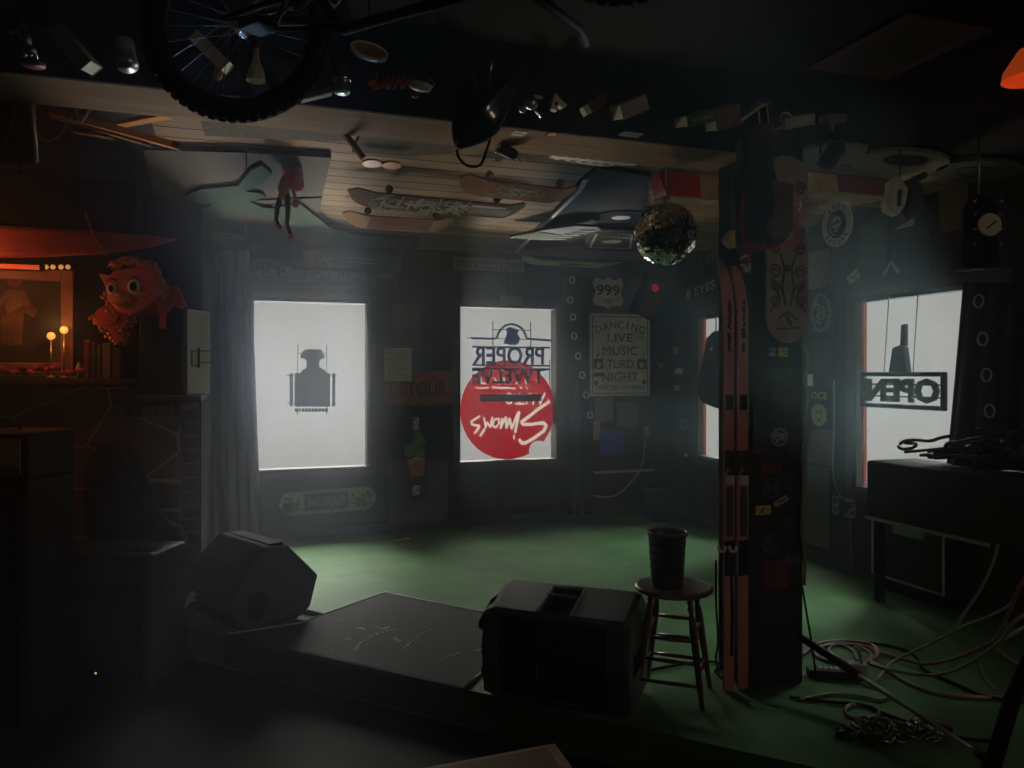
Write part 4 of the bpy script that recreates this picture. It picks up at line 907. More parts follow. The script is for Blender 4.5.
# rolled carpet slabs right behind the beam
def slab(label,pts,mt,name='carpet_strip'):
    P=[onZ(x,y,CEIL-.09) for x,y in pts]; c=sum(P,Vector())/len(P); t=thing(name,label,'carpet strip' if name=='carpet_strip' else 'paper',c,(PI/2,0,0))
    MB().prism([(p.x-c.x,-(p.y-c.y)) for p in P],-.01,.03).build('strip',mt,t,bevel=.004)
    return t
slab('sagging brown carpet strip right behind the beam under its middle',[(362,131),(455,139),(466,147),(446,153),(400,155),(352,151)],carpetpanel)
slab('faded brown carpet strip behind the beam left of the wooden bracket',[(200,118),(270,122),(356,127),(346,140),(290,138),(205,134)],carpetpanel)
t=slab('long printed paper strip with rows of text curling under the beam',[(566,145),(600,150),(640,159),(636,164),(600,165),(548,157)],paper,'printed_strip')
m=MB()
for k in range(3):
    for j in range(10): m.bb((-.35+j*.07+k*.03,-.012,-.1+k*.07-j*.014*0),(-.31+j*.07+k*.03,-.01,-.085+k*.07))
m.build('print',mat('print_red',(0.3,.05,.03),.7),t)
# beam stickers
for x,y,w,h,mt,lab in((552,134,12,5,mat('melon',(0.5,.1,.05),.5),'oval red and green sticker on the beam'),(519,133,14,5,lgrey,'pale folded sticker on the beam left of the oval one'),(631,134,24,5,grey,'grey rectangular sticker on the beam above the printed strip'),(746,152,10,4,lgrey,'small pale sticker on the beam near the pillar'),(492,121,9,5,mat('knot',(0.2,.15,.1),.6),'round sticker on the beam right of the navy seat')):
    z=2.81; f=Fr('C',z,x,y); a=f.l(x-w/2,y)[0];b=f.l(x+w/2,y)[0]; z0=f.l(x,y+h/2)[1]; z1=f.l(x,y-h/2)[1]
    t=thing('beam_sticker',lab,'sticker',f.o+Vector((0,0,-.001)),f.rot)
    m=MB()
    if w in(12,9): m.disc(0,0,(b-a)/2,-.002,0,rz=(z1-z0)/2)
    else: m.bb((a,-.002,z0),(b,0,z1))
    m.build('decal',mt,t)
    if w==12: MB().ring(0,0,(b-a)/2,.008,-.003,-.001,rz=(z1-z0)/2).build('green_rim',cactus,t)
    else: MB().bb((a*.7,-.003,-.004),(b*.7,-.002,.004)).build('print',ink,t)

# ------------------------------------------------------------------ mirror ball
c=at(666,234,4.5); t=thing('mirror_ball','large mirror ball of small square tiles hanging left of the pillar','mirror ball',c)
r=.182; MB().ball((0,0,0),r-.004,28).build('core',dgrey,t)
m=MB(); RR=random.Random(2)
nb_=30
for i in range(nb_):
    ph0=PI*i/nb_+.006; ph1=PI*(i+1)/nb_-.006; pm=(ph0+ph1)/2; nk=max(4,int(60*math.sin(pm)))
    for k in range(nk):
        t0=2*PI*k/nk+.006/max(math.sin(pm),.1); t1=2*PI*(k+1)/nk-.006/max(math.sin(pm),.1)
        P=[]
        jx,jy=RR.uniform(-.0016,.0016),RR.uniform(-.0016,.0016)
        for a,b,d in((ph0,t0,jx+jy),(ph0,t1,jx-jy),(ph1,t1,-jx-jy),(ph1,t0,-jx+jy)):
            q_=r+d; P.append((q_*math.sin(a)*math.cos(b),q_*math.sin(a)*math.sin(b),q_*math.cos(a)))
        m.add(P,[(3,2,1,0)])
mirror=mat('mirror_tile',(0.8,.78,.72),.08,1.0,var=.05)
m.build('mirror_tiles',mirror,t); MB().tube([(0,0,r),(0,0,CEIL-c.z-.001)],.004,6).lathe([(.03,r-.005),(.025,r+.03)],14).build('hanging_rod',steel,t)

# ------------------------------------------------------------------ pillar and what hangs on it
PX0,PX1,PY0,PY1=2.50,2.82,3.41,3.72
pil=MB().bb((PX0,PY0,0),(PX1,PY1,2.81)).build('pillar',mat('pillar_black',(0.014,.013,.013),.6),bevel=.004); pil['kind']='structure'
SK=[(783,352,9,9,yellow,'r'),(772,352,6,8,lgrey,'r'),(777,375,30,14,mat('stk1',(0.05,.06,.03),.6),'r'),(784,392,26,18,mat('stk2',(0.06,.045,.03),.6),'r'),(787,405,12,12,grey,'s'),(779,437,17,18,lgrey,'o'),(761,446,15,16,drk_red,'o'),(793,447,12,20,dgrey,'r'),
 (771,468,20,10,drk_red,'r'),(792,482,14,16,dgrey,'r'),(772,488,19,20,mat('stk_blue',(0.06,.1,.2),.5),'o'),(781,501,16,11,lgrey,'t'),(763,510,15,8,yellow,'r'),(788,521,10,11,grey,'s'),(771,544,19,20,mat('stk_blue2',(0.05,.08,.16),.5),'o'),(789,547,13,14,cactus,'o'),(776,575,24,26,drk_red,'r'),(760,402,10,60,mat('stk3',(0.03,.03,.02),.6),'r'),(793,560,14,8,mat('stk4',(0.05,.08,.12),.5),'r')]
fpil=Fr('B',PY0,775,450)
for i,(x,y,w,h,mt,k) in enumerate(SK):
    a=onY(x-w/2,y-h/2,PY0);b=onY(x+w/2,y+h/2,PY0); hw=(b.x-a.x)/2; hh=(a.z-b.z)/2; m=MB()
    if k=='r': m.bb((-hw,-.002,-hh),(hw,0,hh)); scribble(m,-hw*.7,hw*.7,-hh*.7,hh*.7,7,.004,-.003,-.002,1,seed=i,l=.9)
    elif k=='s': m.ring(0,0,hw,.006,-.002,0,rz=hh,n=4); m.disc(0,0,hw*.3,-.002,0,n=4)
    elif k=='t': m.prism([(-hw,-hh*.2),(hw*.6,hh),(hw,hh*.1),(-hw*.7,-hh)],-.002,0); m.stroke([(-hw*.5,-hh*.2),(hw*.5,hh*.3)],.006,-.003,-.002,1)
    else: m.ring(0,0,hw*.9,.008,-.002,0,rz=hh*.9); scribble(m,-hw*.6,hw*.6,-hh*.6,hh*.6,8,.008,-.002,0,0,seed=i,l=1)
    o=m.build('sticker',[mt,ink],pil,loc=((a.x+b.x)/2,PY0-.001,(a.z+b.z)/2))
a=onY(779,437,PY0); MB().text('CHE',0,0,.07,.035,0,.004).build('sticker',white,pil,loc=(a.x,PY0-.004,a.z))
# snowboard
zt=2.80; a=onY(788,343,PY0-.06); xL=onY(766,250,PY0-.06).x; xR=onY(808,250,PY0-.06).x; W=xR-xL; L=zt-a.z
t=thing('snowboard','tan snowboard with black scrollwork strapped upright to the pillar front','snowboard',((xL+xR)/2,PY0-.06,(zt+a.z)/2))
P=[]
for k in range(17): an=PI*k/16; P.append((W/2*math.cos(an)*(1),L/2-.12+.12*math.sin(an)))
for k in range(17): an=PI+PI*k/16; P.append((W/2*math.cos(an),-L/2+.13+.13*math.sin(an)))
MB().prism(P,-.006,.006).build('board_body',mat('snowboard_tan',(0.3,.19,.13),.45,scale=3),t,bevel=.003)
def spiral(m,cx,cz,r,s,turns=1.4,w=.008,flip=1,y0=-.0085,y1=-.006):
    pts=[]
    for k in range(22):
        u=k/21; an=s+turns*2*PI*u; pts.append((cx+flip*r*(1-.75*u)*math.cos(an),cz+r*(1-.75*u)*math.sin(an)))
    m.stroke(pts,[w*(1.2-.5*abs(2*k/21-1)) for k in range(22)],y0,y1)
m=MB()
for s in(-1,1):
    for cz,r in((L/2-.17,.035),(L/2-.42,.03),(.0,.033),(-.12,.04),(-.2,.03),(-.28,.035),(.1,.028)):
        spiral(m,s*W*.3,cz,r,0 if s>0 else 0,1.5,.010,s)
    m.stroke([(s*W*.05,-.3),(s*W*.15,-.2),(s*W*.08,-.1),(s*W*.2,-.02)],[.012,.02,.014,.006],-.0085,-.006)
    m.stroke([(s*W*.42,-.33),(s*W*.2,-.25),(s*W*.4,-.15)],[.006,.016,.006],-.0085,-.006)
m.stroke([(0,.3),(0,.16)],.008,-.0085,-.006); m.stroke([(-.05,.22),(.0,.25),(.06,.2)],.009,-.0085,-.006); m.stroke([(-.04,.13),(.05,.12)],.008,-.0085,-.006)
m.disc(0,-.1,.02,-.0085,-.006); m.stroke([(-.06,-.36),(.0,-.33),(.06,-.37)],.012,-.0085,-.006)
m.stroke([(-.07,-.42),(.07,-.41)],.009,-.0085,-.006); m.stroke([(-.02,-.33),(.02,-.4)],.02,-.0085,-.006)
m.build('scroll_graphic',ink,t)
# skis
def ski(px,top,label,lean):
    a=onY(px,660,PY0+.03); x=a.x
    t=thing('ski',label,'ski',(x,PY0+.03,0),(0,0,0),'pair of red skis beside the pillar')
    zt=onY(px,top,PY0+.03).z
    pts=[(0,0,.005)]+[(0,0,z) for z in(.5,1.0,1.5,2.0)]+[(-.015,-.0,zt-.12),(-.05,-.02,zt-.04),(-.09,-.05,zt)]
    m=MB(); vs=[];n=len(pts)
    hw=[.03]*n; hw[-1]=.012; hw[-2]=.026; hw[0]=.03
    for p,h in zip(pts,hw): vs+=[(p[0]-h,p[1]-.008,p[2]),(p[0]+h,p[1]-.008,p[2]),(p[0]+h,p[1]+.008,p[2]),(p[0]-h,p[1]+.008,p[2])]
    fs=[(0,1,2,3),((n-1)*4+3,(n-1)*4+2,(n-1)*4+1,(n-1)*4)]
    for i in range(n-1):
        for k in range(4): fs.append((i*4+k,(i+1)*4+k,(i+1)*4+(k+1)%4,i*4+(k+1)%4))
    m.add(vs,[f[::-1] for f in fs]); m.build('ski_body',skired,t)
    zz=lambda y:onY(px,y,PY0+.03).z
    m=MB(); 
    scribble(m,-.008,.008,zz(352),zz(300),60,.009,-.010,-.008,seed=int(px),l=1.2)
    m.bb((-.022,-.010,zz(410)),(.022,-.008,zz(395))); m.build('graphic',ink,t)
    m=MB(); m.prism([(-.022,zz(530)),(-.015,zz(536)),(.015,zz(536)),(.022,zz(530)),(.022,zz(492)),(.015,zz(486)),(-.015,zz(486)),(-.022,zz(492))],-.010,-.008); m.build('label_panel',mat('ski_label',(0.05,.05,.08),.4),t)
    m=MB(); m.bb((-.03,-.011,zz(484)),(.03,-.008,zz(474))); m.build('pale_band',cream,t)
    b=MB().bb((-.028,-.06,zz(474)),(.028,-.008,zz(450))).bb((-.022,-.07,zz(462)),(.022,-.06,zz(455))); b=b.build('binding',black,t,bevel=.004)
    MB().tube([(-.02,-.05,zz(470)),(-.055,-.08,zz(466)),(-.07,-.07,zz(474)),(-.05,-.05,zz(482))],.004,6).build('binding_wire',steel,b)
    MB().bb((-.031,-.012,zz(575)),(.031,-.008,zz(540))).build('heel_plate',matte,t)
    return t
ski(728.5,262,'left red ski of the pair standing against the pillar side',0)
ski(742.5,268,'right red ski of the pair, next to the pillar edge',0)
for i,px in enumerate((722,733)):
    a=onY(px,552,PY0-.08); t=thing('wire_prong',('left' if i==0 else 'right')+' dark strap with a pale pronged tip hanging in front of the skis','strap',a)
    MB().stroke([(-.022,.03),(-.014,.005),(0,0),(.014,.005),(.022,.03)],.012,-.006,.006).build('prong_tip',cream,t)
    MB().tube([(0,0,0),(-.01,0,-.12),(0.01,.02,-.3),(.02,.04,-a.z*.72)],.008,6).build('strap_cord',matte,t)
# cable bundle down the pillar's right edge
for i,(dx,mt,lab) in enumerate(((0,tan,'tan twisted cord running down the right edge of the pillar'),(2.5,mat('cord_olive',(0.25,.22,.12),.6),'olive cord twisted with the tan one on the pillar edge'))):
    R3=random.Random(i+3); pts=[onY(x+dx+R3.uniform(-1.5,1.5),y,PY0-.02) for x,y in((803,345),(807,360),(804,380),(806,400),(804,420),(809,430),(804,450),(802,480),(803,500),(802,530),(803,560),(803,585))]
    cable('hanging_cord',lab,pts,.006,mt,'cord')
cable('hanging_cord','thin black cord falling from the pillar edge to the power strip',[onY(x,y,PY0-.03) for x,y in((802,585),(806,610),(811,640),(813,655))]+[onZ(817,681,.02)],.006,matte,'cord')
# bundle with red trim hung before pillar top
c=at(759,190,3.62); t=thing('hanging_bundle','dark bulging costume bundle edged in red tinsel hung before the pillar top','costume',c)
s_=3.62/770
def px2(x,y): return ((x-759)*s_,(190-y)*s_)
m=MB(); m.prism([px2(*p) for p in((732,200),(735,248),(745,251),(780,247),(786,240),(787,195),(775,188),(770,165),(775,140),(765,128),(745,128),(738,142),(740,165),(730,185))],-.07,.07); m.build('bundle_body',mat('dark_cloth',(0.03,.022,.018),.8),t,rot=(0,0,-.33),bevel=.025)
MB().ball((0,0,px2(0,137)[1]),(.085,.08,.06)).build('red_cap',mat('cap_red',(0.1,.008,.01),.8),t)
m=MB(); RR=random.Random(8)
path=[(734,197),(731,225),(734,248),(750,250),(770,249),(784,243),(787,220),(787,196)]
for i in range(len(path)-1):
    for k in range(16):
        u=k/16; x=path[i][0]*(1-u)+path[i+1][0]*u;y=path[i][1]*(1-u)+path[i+1][1]*u; a,b=px2(x,y)
        for _ in range(3):
            d=Vector((RR.uniform(-1,1),RR.uniform(-1,1),RR.uniform(-1,1))).normalized()*.018; p=Vector((a*.95,-.075-a*.32,b)); m.tube([p,p+d],[.0035,.001],4)
m.build('tinsel_trim',mat('tinsel_red',(0.5,.05,.05),.3,.3),t)
MB().prism([px2(719,243),px2(726,232),px2(727,250)],-.03,.03).build('yellow_flap',yellow,t)
MB().prism([px2(766,185),px2(786,190),px2(785,236),px2(768,242),px2(760,232),px2(770,210)],-.1,-.06,0).build('pale_lining',mat('lining',(0.12,.07,.045),.6),t,rot=(0,0,-.33))
MB().tube([(0,0,.3),(0,0,CEIL-c.z-.18)],.005,6).build('hanging_wire',steel,t)
t=thing('red_print_cloth','dark red patterned cloth hanging between the bundle and the ski tips','cloth',at(744,262,3.85)); MB().prism([(-.02,-.05),(.03,-.06),(.04,.06),(-.03,.07)],-.01,.01).build('cloth_body',drk_red,t); m=MB(); scribble(m,-.02,.03,-.05,.05,8,.008,-.013,-.01,seed=41,l=.9); m.build('pattern',cream,t)
# camera-frame helper: placement by (X right, Z depth)
def cf(X,Z,z=0.0): return Vector((CA*X+SA*Z, -SA*X+CA*Z, z))
YAW=-math.atan2(SA,CA)     # the camera's own heading
# ------------------------------------------------------------------ stool and bucket
sc0=cf(.835,3.98); SZ=.565
t=thing('bar_stool','round brown wooden stool with turned legs carrying the black bucket','stool',sc0,(0,0,YAW-.37))
MB().lathe([(.12,SZ-.035),(.17,SZ-.033),(.195,SZ-.022),(.202,SZ-.010),(.195,SZ-.002),(.18,SZ),(.0005,SZ-.004)],48).build('seat',dwood,t)
legs=[]
for sx_ in(-1,1):
    for sy_ in(-1,1):
        a=Vector((sx_*.095,sy_*.095,SZ-.03)); b=Vector((sx_*.165,sy_*.15,.002)); legs.append((a,b)); pts=[];rs=[]
        for u,r in((0,.012),(.05,.017),(.08,.012),(.11,.019),(.15,.011),(.2,.017),(.3,.021),(.45,.019),(.6,.017),(.8,.015),(1,.011)): pts.append(a.lerp(b,u)); rs.append(r)
        MB().tube(pts,rs,12).build('leg',dwood,t)
def rung(i,j,u,r=.009):
    p=legs[i][0].lerp(legs[i][1],u);q_=legs[j][0].lerp(legs[j][1],u); MB().tube([p,p.lerp(q_,.5),q_],[r*.8,r*1.3,r*.8],8).build('rung',dwood,t)
for u in(.4,.6,.8): rung(0,2,u); rung(1,3,u-.08)
for u in(.34,.7): rung(0,1,u); rung(2,3,u)
bc_=cf(.80,3.97,SZ+.0005); t=thing('bucket','black ribbed tapered bucket standing on the wooden stool','bucket',bc_)
MB().lathe([(.0005,.002),(.078,0),(.08,.004),(.097,.26),(.104,.262),(.107,.272),(.104,.28),(.098,.28),(.092,.262),(.075,.01),(.0005,.01)],40,cap=False).build('bucket_body',mat('bucket_black',(0.05,.048,.045),.4,spec=.5),t)
m=MB()
for z in(.05,.09,.13,.17,.21): m.lathe([(.0785+z*.068,z),(.0815+z*.068,z+.006),(.079+z*.068+.0006,z+.012)],40,cap=False)
m.build('ribs',black,t)

# ------------------------------------------------------------------ stage monitors
def monitor(label,o,rz,L,D,H,body,handle=True,name='stage_monitor'):
    """lying speaker: x along its length, -y its front"""
    t=thing(name,label,'speaker',o,(0,0,rz)); 
    prof=[(-D*.5,.04),(-D*.58,H*.5),(-D*.50,H*.84),(-D*.47,H*.88),(D*.14,H),(D*.42,H*.82),(D*.5,H*.5),(D*.42,0.03),(-D*.42,.02)]
    secs=[(-L/2,.86),(-L/2+.06,1.0),(L/2-.03,1.0),(L/2,.96)]
    n=len(prof); vs=[]
    for x,s in secs:
        for y,z in prof: vs.append((x,y*s,(z-.02)*(.5+.5*s)+.02 if z>H*.5 else z))
    fs=[(i*n+k,i*n+(k+1)%n,(i+1)*n+(k+1)%n,(i+1)*n+k) for i in range(len(secs)-1) for k in range(n) if not(i==1 and k==3 and handle)]
    fs+=[tuple(range(n-1,-1,-1)),tuple((len(secs)-1)*n+k for k in range(n))]
    fs=[f[::-1] for f in fs]
    m=MB(); m.add(vs,fs)
    if handle:
        # top face rebuilt around the handle well
        xa,xb=-L/2+.06,L/2-.03; y0,z0=prof[3];y1,z1=prof[4]; hx0,hx1=-.085,.085
        P=lambda x,u,d=0:(x,y0+(y1-y0)*u,z0+(z1-z0)*u-d)
        m.add([P(xa,0),P(hx0,0),P(hx0,1),P(xa,1)],[(0,1,2,3)]); m.add([P(hx1,0),P(xb,0),P(xb,1),P(hx1,1)],[(0,1,2,3)])
        u0,u1=.55,.62; v0=.9
        m.add([P(hx0,v0),P(hx1,v0),P(hx1,1),P(hx0,1)],[(0,1,2,3)])
        # well walls
        m.add([P(hx0,0,0),P(hx1,0,0),P(hx1,v0,0),P(hx0,v0,0),P(hx0,.0,.10),P(hx1,.0,.10),P(hx1,v0,.09),P(hx0,v0,.09)],[(4,5,6,7),(0,4,7,3),(5,1,2,6),(3,7,6,2),(0,1,5,4)])
        o_=m.build('cabinet',body,t)
        MB().tube([P(hx0-.005,.58,-.002),P(hx1+.005,.58,-.002)],.010,8).build('handle',grey,t)
        MB().tube([P(hx0,0,-.001),P(hx0,v0,-.001),P(hx1,v0,-.001),P(hx1,0,-.001)],.008,6).build('handle_rim',lgrey,t)
    else: m.build('cabinet',body,t)
    MB().prism([(-D*.515,.06),(-D*.592,H*.5),(-D*.515,H*.82),(-D*.47,H*.80),(-D*.54,H*.5),(-D*.46,.06)],-L*.36,L*.36,M=Matrix(((0,1,0,0),(1,0,0,0),(0,0,1,0),(0,0,0,1)))).build('grille',matte,t)
    for s,e_,z_ in((-1,.06,.55),(-1,.045,.1),(1,.01,.3)): MB().prism([(s*L*.48,H*z_),(s*(L*.5+e_),H*(z_+.06)),(s*(L*.5+e_),H*(z_+.12)),(s*L*.48,H*(z_+.36))],-D*.3,D*.05).build('end_foot',matte,t,bevel=.006)
    MB().bb((-L*.1,-D*.585,H*.3),(-L*.085,-D*.57,H*.42)).build('badge',steel,t)
    return t
mbody=mat('monitor_plastic',(0.055,.06,.072),.42,scale=90,bump=.08,spec=.5)
monitor('black plastic stage monitor with a top handle lying beside the wooden stool',cf(.285,4.0,0),YAW-.36,.76,.48,.54,mbody)
# left monitor seen from its side
def monitor_side(label,o,rz):
    t=thing('stage_monitor',label,'speaker',o,(0,0,rz)); hl=.34
    prof=[(-.27,.02),(-.33,.14),(-.20,.40),(-.07,.52),(.10,.50),(.32,.27),(.26,.06),(.16,.0),(-.2,.0)]
    MB().prism(prof,-hl,hl).build('cabinet',mat('monitor_dark',(0.01,.01,.0105),.9,scale=90,spec=.05),t,bevel=.015)
    MB().prism([(x*.97,z*.97+.008) for x,z in prof],-hl-.012,-hl+.002).build('side_panel',mat('monitor_grey',(0.06,.056,.054),.9,scale=40,spec=.05),t,bevel=.01)
    MB().prism([(-.20,.08),(-.13,.05),(-.06,.16),(-.10,.24),(-.2,.22)],-hl-.02,-hl-.010).build('handle_recess',matte,t)
    MB().bb((-.02,-hl+.05,.503),(.08,hl-.05,.525)).build('top_rail',matte,t)
    return t
monitor_side('dark grey wedge stage monitor on the stage corner beside the curtain',cf(-1.81,5.34,0),YAW+.80)
cable('monitor_cable','black cable lying on the green floor right of the left stage monitor',[onZ(x,y,.012) for x,y in((286,606),(300,609),(318,613),(322,615),(310,614),(290,609))],.01,matte)

# rug over the stage lip
pr=[onZ(x,y,0) for x,y in((300,625),(385,594),(500,619),(497,662),(462,682))]
t=thing('rug','charcoal rug with pale worn marks and light edging on the green stage lip','rug',(0,0,0))
e0=onZ(228,634,0); e1=onZ(470,686,0)
P=[(385,594),(500,618),(512,650),(497,662),(462,683),(228,640),(300,625)]
W=[onZ(x,y,0) for x,y in P]
# keep the lip points on the stage edge line
def lip(p): # move along y so that it sits on the edge line
    k=(-0.06-5.49)/(RIGHT+.42); return Vector((p.x,5.49+(p.x+.42)*k+.015,0))
W[4]=lip(W[4]); W[5]=lip(W[5])
n=len(W); m=MB(); m.add([(p.x,p.y,.012) for p in W]+[(p.x,p.y,.001) for p in W],[tuple(range(n))[::-1],tuple(range(n,2*n))]+[(i,(i+1)%n,(i+1)%n+n,i+n) for i in range(n)])
a,b=W[4],W[5]; nr=Vector((-(b.y-a.y),(b.x-a.x),0)).normalized(); nr = nr if nr.y<0 else -nr
vs=[];R_l=[(0,.012),(.02,.008),(.035,-.01),(.04,-.17)]
for p in(a,b):
    for d,z in R_l: vs.append((p+nr*d)+Vector((0,0,z)))
m.add(vs,[(i,i+1,i+5,i+4) for i in range(3)]); m.build('rug_pile',rugmat,t)
edg=mat('rug_edge',(0.7,.7,.68),.6)
m=MB(); m.tube([W[6]+Vector((0,0,.012)),W[0]+Vector((0,0,.012)),W[1]+Vector((0,0,.012))],.007,6); m.tube([W[5]+Vector((0,0,.012)),W[6]+Vector((0,0,.012))],.007,6); m.tube([W[3]+Vector((0,0,.012)),W[4]+Vector((0,0,.012))],.009,6); m.build('edge_binding',edg,t)
for k_,(pp,w_) in enumerate((([(355,650),(360,643),(370,636),(385,631),(400,628)],.012),([(404,648),(412,641),(421,634),(428,628)],.012),([(358,628),(364,629)],.02),([(375,626),(382,629),(390,627)],.012),([(422,629),(428,630)],.025),([(394,638),(400,642)],.015),([(345,640),(352,638)],.012),([(440,660),(450,656),(460,652)],.01),([(478,651),(482,650)],.03),([(330,622),(345,619)],.008))):
    R9=random.Random(k_); mk=MB(); L9=[onZ(x,y,.0145) for x,y in pp]
    for a9,b9 in zip(L9,L9[1:]):
        for q9 in range(3):
            c9=a9.lerp(b9,(q9+.3)/3); mk.prism([(c9.x+w_*R9.uniform(.3,1.3)*math.cos(a),-(c9.y+w_*R9.uniform(.3,1.3)*math.sin(a))) for a in [0,1.1,2.3,3.4,4.6,5.5]],-.001,.001,M=Matrix(((1,0,0,0),(0,0,-1,0),(0,1,0,.0142),(0,0,0,1))))
    mk.build('worn_mark',mat('worn_pale',(.4,.4,.39),.9),t)
tag(MB().bb((-.09,-.02,0),(.09,.02,.012)).build('orange_tape',mat('tape_orange',(.9,.13,.03),.5),loc=onZ(402,540,.001),rot=(0,0,.5)),'small bright orange strip lying on the green floor by the back wall','strip')

# ------------------------------------------------------------------ left: amplifiers
t=thing('amplifier_stack','tall black speaker cabinet at the left edge under the amplifier head','speaker cabinet',cf(-2.72,4.18,LOW),(0,0,YAW-.05))
MB().bb((-.42,-.2,0),(.23,.2,1.30)).build('cabinet',tolex,t,bevel=.012); MB().bb((-.38,-.215,.05),(.19,-.2,1.22)).build('grille_cloth',matte,t)
MB().bb((.23,-.06,.85),(.237,.06,.95)).build('side_handle',dgrey,t)
t=thing('amplifier','amplifier head with a dull silver control panel on the tall black cabinet','amplifier',cf(-2.72,4.18,LOW+1.301),(0,0,YAW-.05))
MB().bb((-.42,-.19,.0),(.23,.2,.25)).build('shell',tolex,t,bevel=.012); MB().bb((-.38,-.2,.04),(.19,-.19,.22)).build('front_panel',mat('amp_panel',(0.4,.36,.3),.45,scale=30),t)
MB().bb((-.38,-.206,.04),(.19,-.2,.075)).build('brass_strip',mat('amp_brass',(0.2,.12,.05),.5),t)
for k in range(6): MB().lathe([(.009,0),(.009,.016)],12,M=Matrix.Translation((-.3+k*.075,-.2,.1+.055))@Matrix.Rotation(PI/2,4,'X')).build('knob',[black,steel][k>3],t)
MB().tube([(-.2,0,.25),(-.2,0,.275),(.05,0,.275),(.05,0,.25)],.01,8).build('carry_handle',black,t)
t=thing('combo_amplifier','low black floor amplifier with metal corners before the fireplace','amplifier',cf(-2.42,4.78,LOW),(0,0,YAW-.1))
MB().bb((-.36,-.2,0),(.3,.22,.78)).build('cabinet',tolex,t,bevel=.015); MB().bb((-.32,-.212,.05),(.26,-.2,.62)).build('grille_cloth',matte,t); MB().bb((.1,-.1,.78),(.24,.0,.785)).build('top_panel',matte,t)
MB().bb((.3,-.05,.5),(.306,.07,.57)).build('side_handle',steel,t); 
m=MB()
for x in(-.36,.3):
    for z in(0,.78): m.ball((x,-.2,z),(.022,.022,.022),8)
m.build('corner_cap',dgrey,t)
o=MB().ball((0,0,0),.006,8).build('power_light',emat('led_green',(0.3,1,.2),1.2),t,loc=(-.03,-.214,.02+.06))
t=thing('gig_bag','black padded guitar bag leaning against the stone fireplace','guitar bag',cf(-2.60,5.26,LOW),(0,0,YAW))
MB().prism([(-.28,.4),(-.26,1.2),(-.22,1.38),(-.05,1.42),(.02,1.3),(.14,1.0),(.24,.82),(.34,.8),(.38,.68),(.36,.3),(.1,.0),(-.2,.0)],-.07,.09).build('bag_body',mat('nylon',(0.014,.014,.016),.75,scale=30,bump=.4),t,bevel=.05)
MB().tube([(.0,-.085,1.3),(.1,-.095,1.05),(.22,-.095,.85),(.3,-.085,.8)],.006,6).build('zip',dgrey,t)
# mantel things
MT=1.63+.001
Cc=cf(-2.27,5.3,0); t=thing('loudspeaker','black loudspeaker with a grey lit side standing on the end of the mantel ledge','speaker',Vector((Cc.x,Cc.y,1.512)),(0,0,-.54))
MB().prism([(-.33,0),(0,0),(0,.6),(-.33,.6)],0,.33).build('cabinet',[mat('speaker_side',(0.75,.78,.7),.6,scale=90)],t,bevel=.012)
MB().bb((-.31,-.012,.02),(-.015,0.0,.585)).build('grille',mat('grille',(0.01,.01,.011),.8),t); MB().bb((-.34,-.004,-.0),(.004,.06,.604)).build('front_frame',black,t,bevel=.01)
MB().bb((0.0,.10,.2),(.006,.107,.31)).bb((0,.1,.2),(.006,.16,.207)).bb((0,.1,.303),(.006,.16,.31)).build('handle_recess',black,t); MB().tube([(.012,.17,.19),(.012,.17,.33)],.008,8).build('handle_bar',dgrey,t); MB().bb((0,.19,.225),(.004,.33,.232)).bb((0,.19,.308),(.004,.33,.315)).build('side_groove',dgrey,t)
def gold(t_): pass
# dragon decoration, generic
c=at(143,300,5.15); t=thing('dragon_decoration','pink and gold foil paper dragon with big eyes perched above the black loudspeaker','decoration',c,(0,0,YAW)); s_=5.15/770
P=lambda x,y:((x-143)*s_,(300-y)*s_)
dp=mat('dragon_pink',(0.5,.12,.13),.5,scale=10); dg=mat('foil_gold',(0.55,.2,.05),.35,.4,scale=30); dr=mat('foil_red',(0.35,.03,.04),.4,scale=20)
m=MB(); m.prism([P(*p) for p in((108,282),(118,272),(140,268),(160,272),(166,290),(160,303),(150,310),(138,316),(122,312),(112,300))],-.07,.03); m.build('head',dp,t,bevel=.02)
for pts,nm in((((101,274),(114,276),(110,290)),'ear'),(((150,276),(160,268),(161,282),(155,288)),'ear')): MB().prism([P(*p) for p in pts],-.04,.02).build(nm,dp,t,bevel=.006)
m=MB(); m.ball((P(127,300)[0],-.075,P(0,301)[1]),(.075,.035,.05),14); m.ball((P(147,297)[0],-.07,P(0,296)[1]),(.05,.03,.02),10); m.build('muzzle',mat('dragon_peach',(0.6,.2,.12),.5),t)
MB().ball((P(127,297)[0],-.105,P(0,295.5)[1]),(.03,.014,.014),10).build('nose',mat('nose_gold',(.6,.25,.08),.5),t)
MB().tube([(P(120,304)[0],-.10,P(0,304)[1]),(P(127,307)[0],-.112,P(0,307)[1]),(P(136,304)[0],-.10,P(0,304)[1])],.005,6).build('mouth',dr,t)
for x,y,rx,rz in((117,290,.028,.04),(139,288,.042,.05)):
    e=MB().ball((P(x,y)[0],-.07,P(x,y)[1]),(rx,.03,rz),14).build('eye',paper,t); MB().ball((P(x+1,y)[0],-.093,P(x,y)[1]),(rx*.6,.014,rz*.62),12).build('pupil',matte,e)
    MB().tube([(P(x-5,y-8)[0],-.08,P(0,y-8)[1]),(P(x,y-10.5)[0],-.085,P(0,y-10.5)[1]),(P(x+6,y-8)[0],-.08,P(0,y-8)[1])],.007,6).build('eyebrow',dr,t)
RF=random.Random(12)
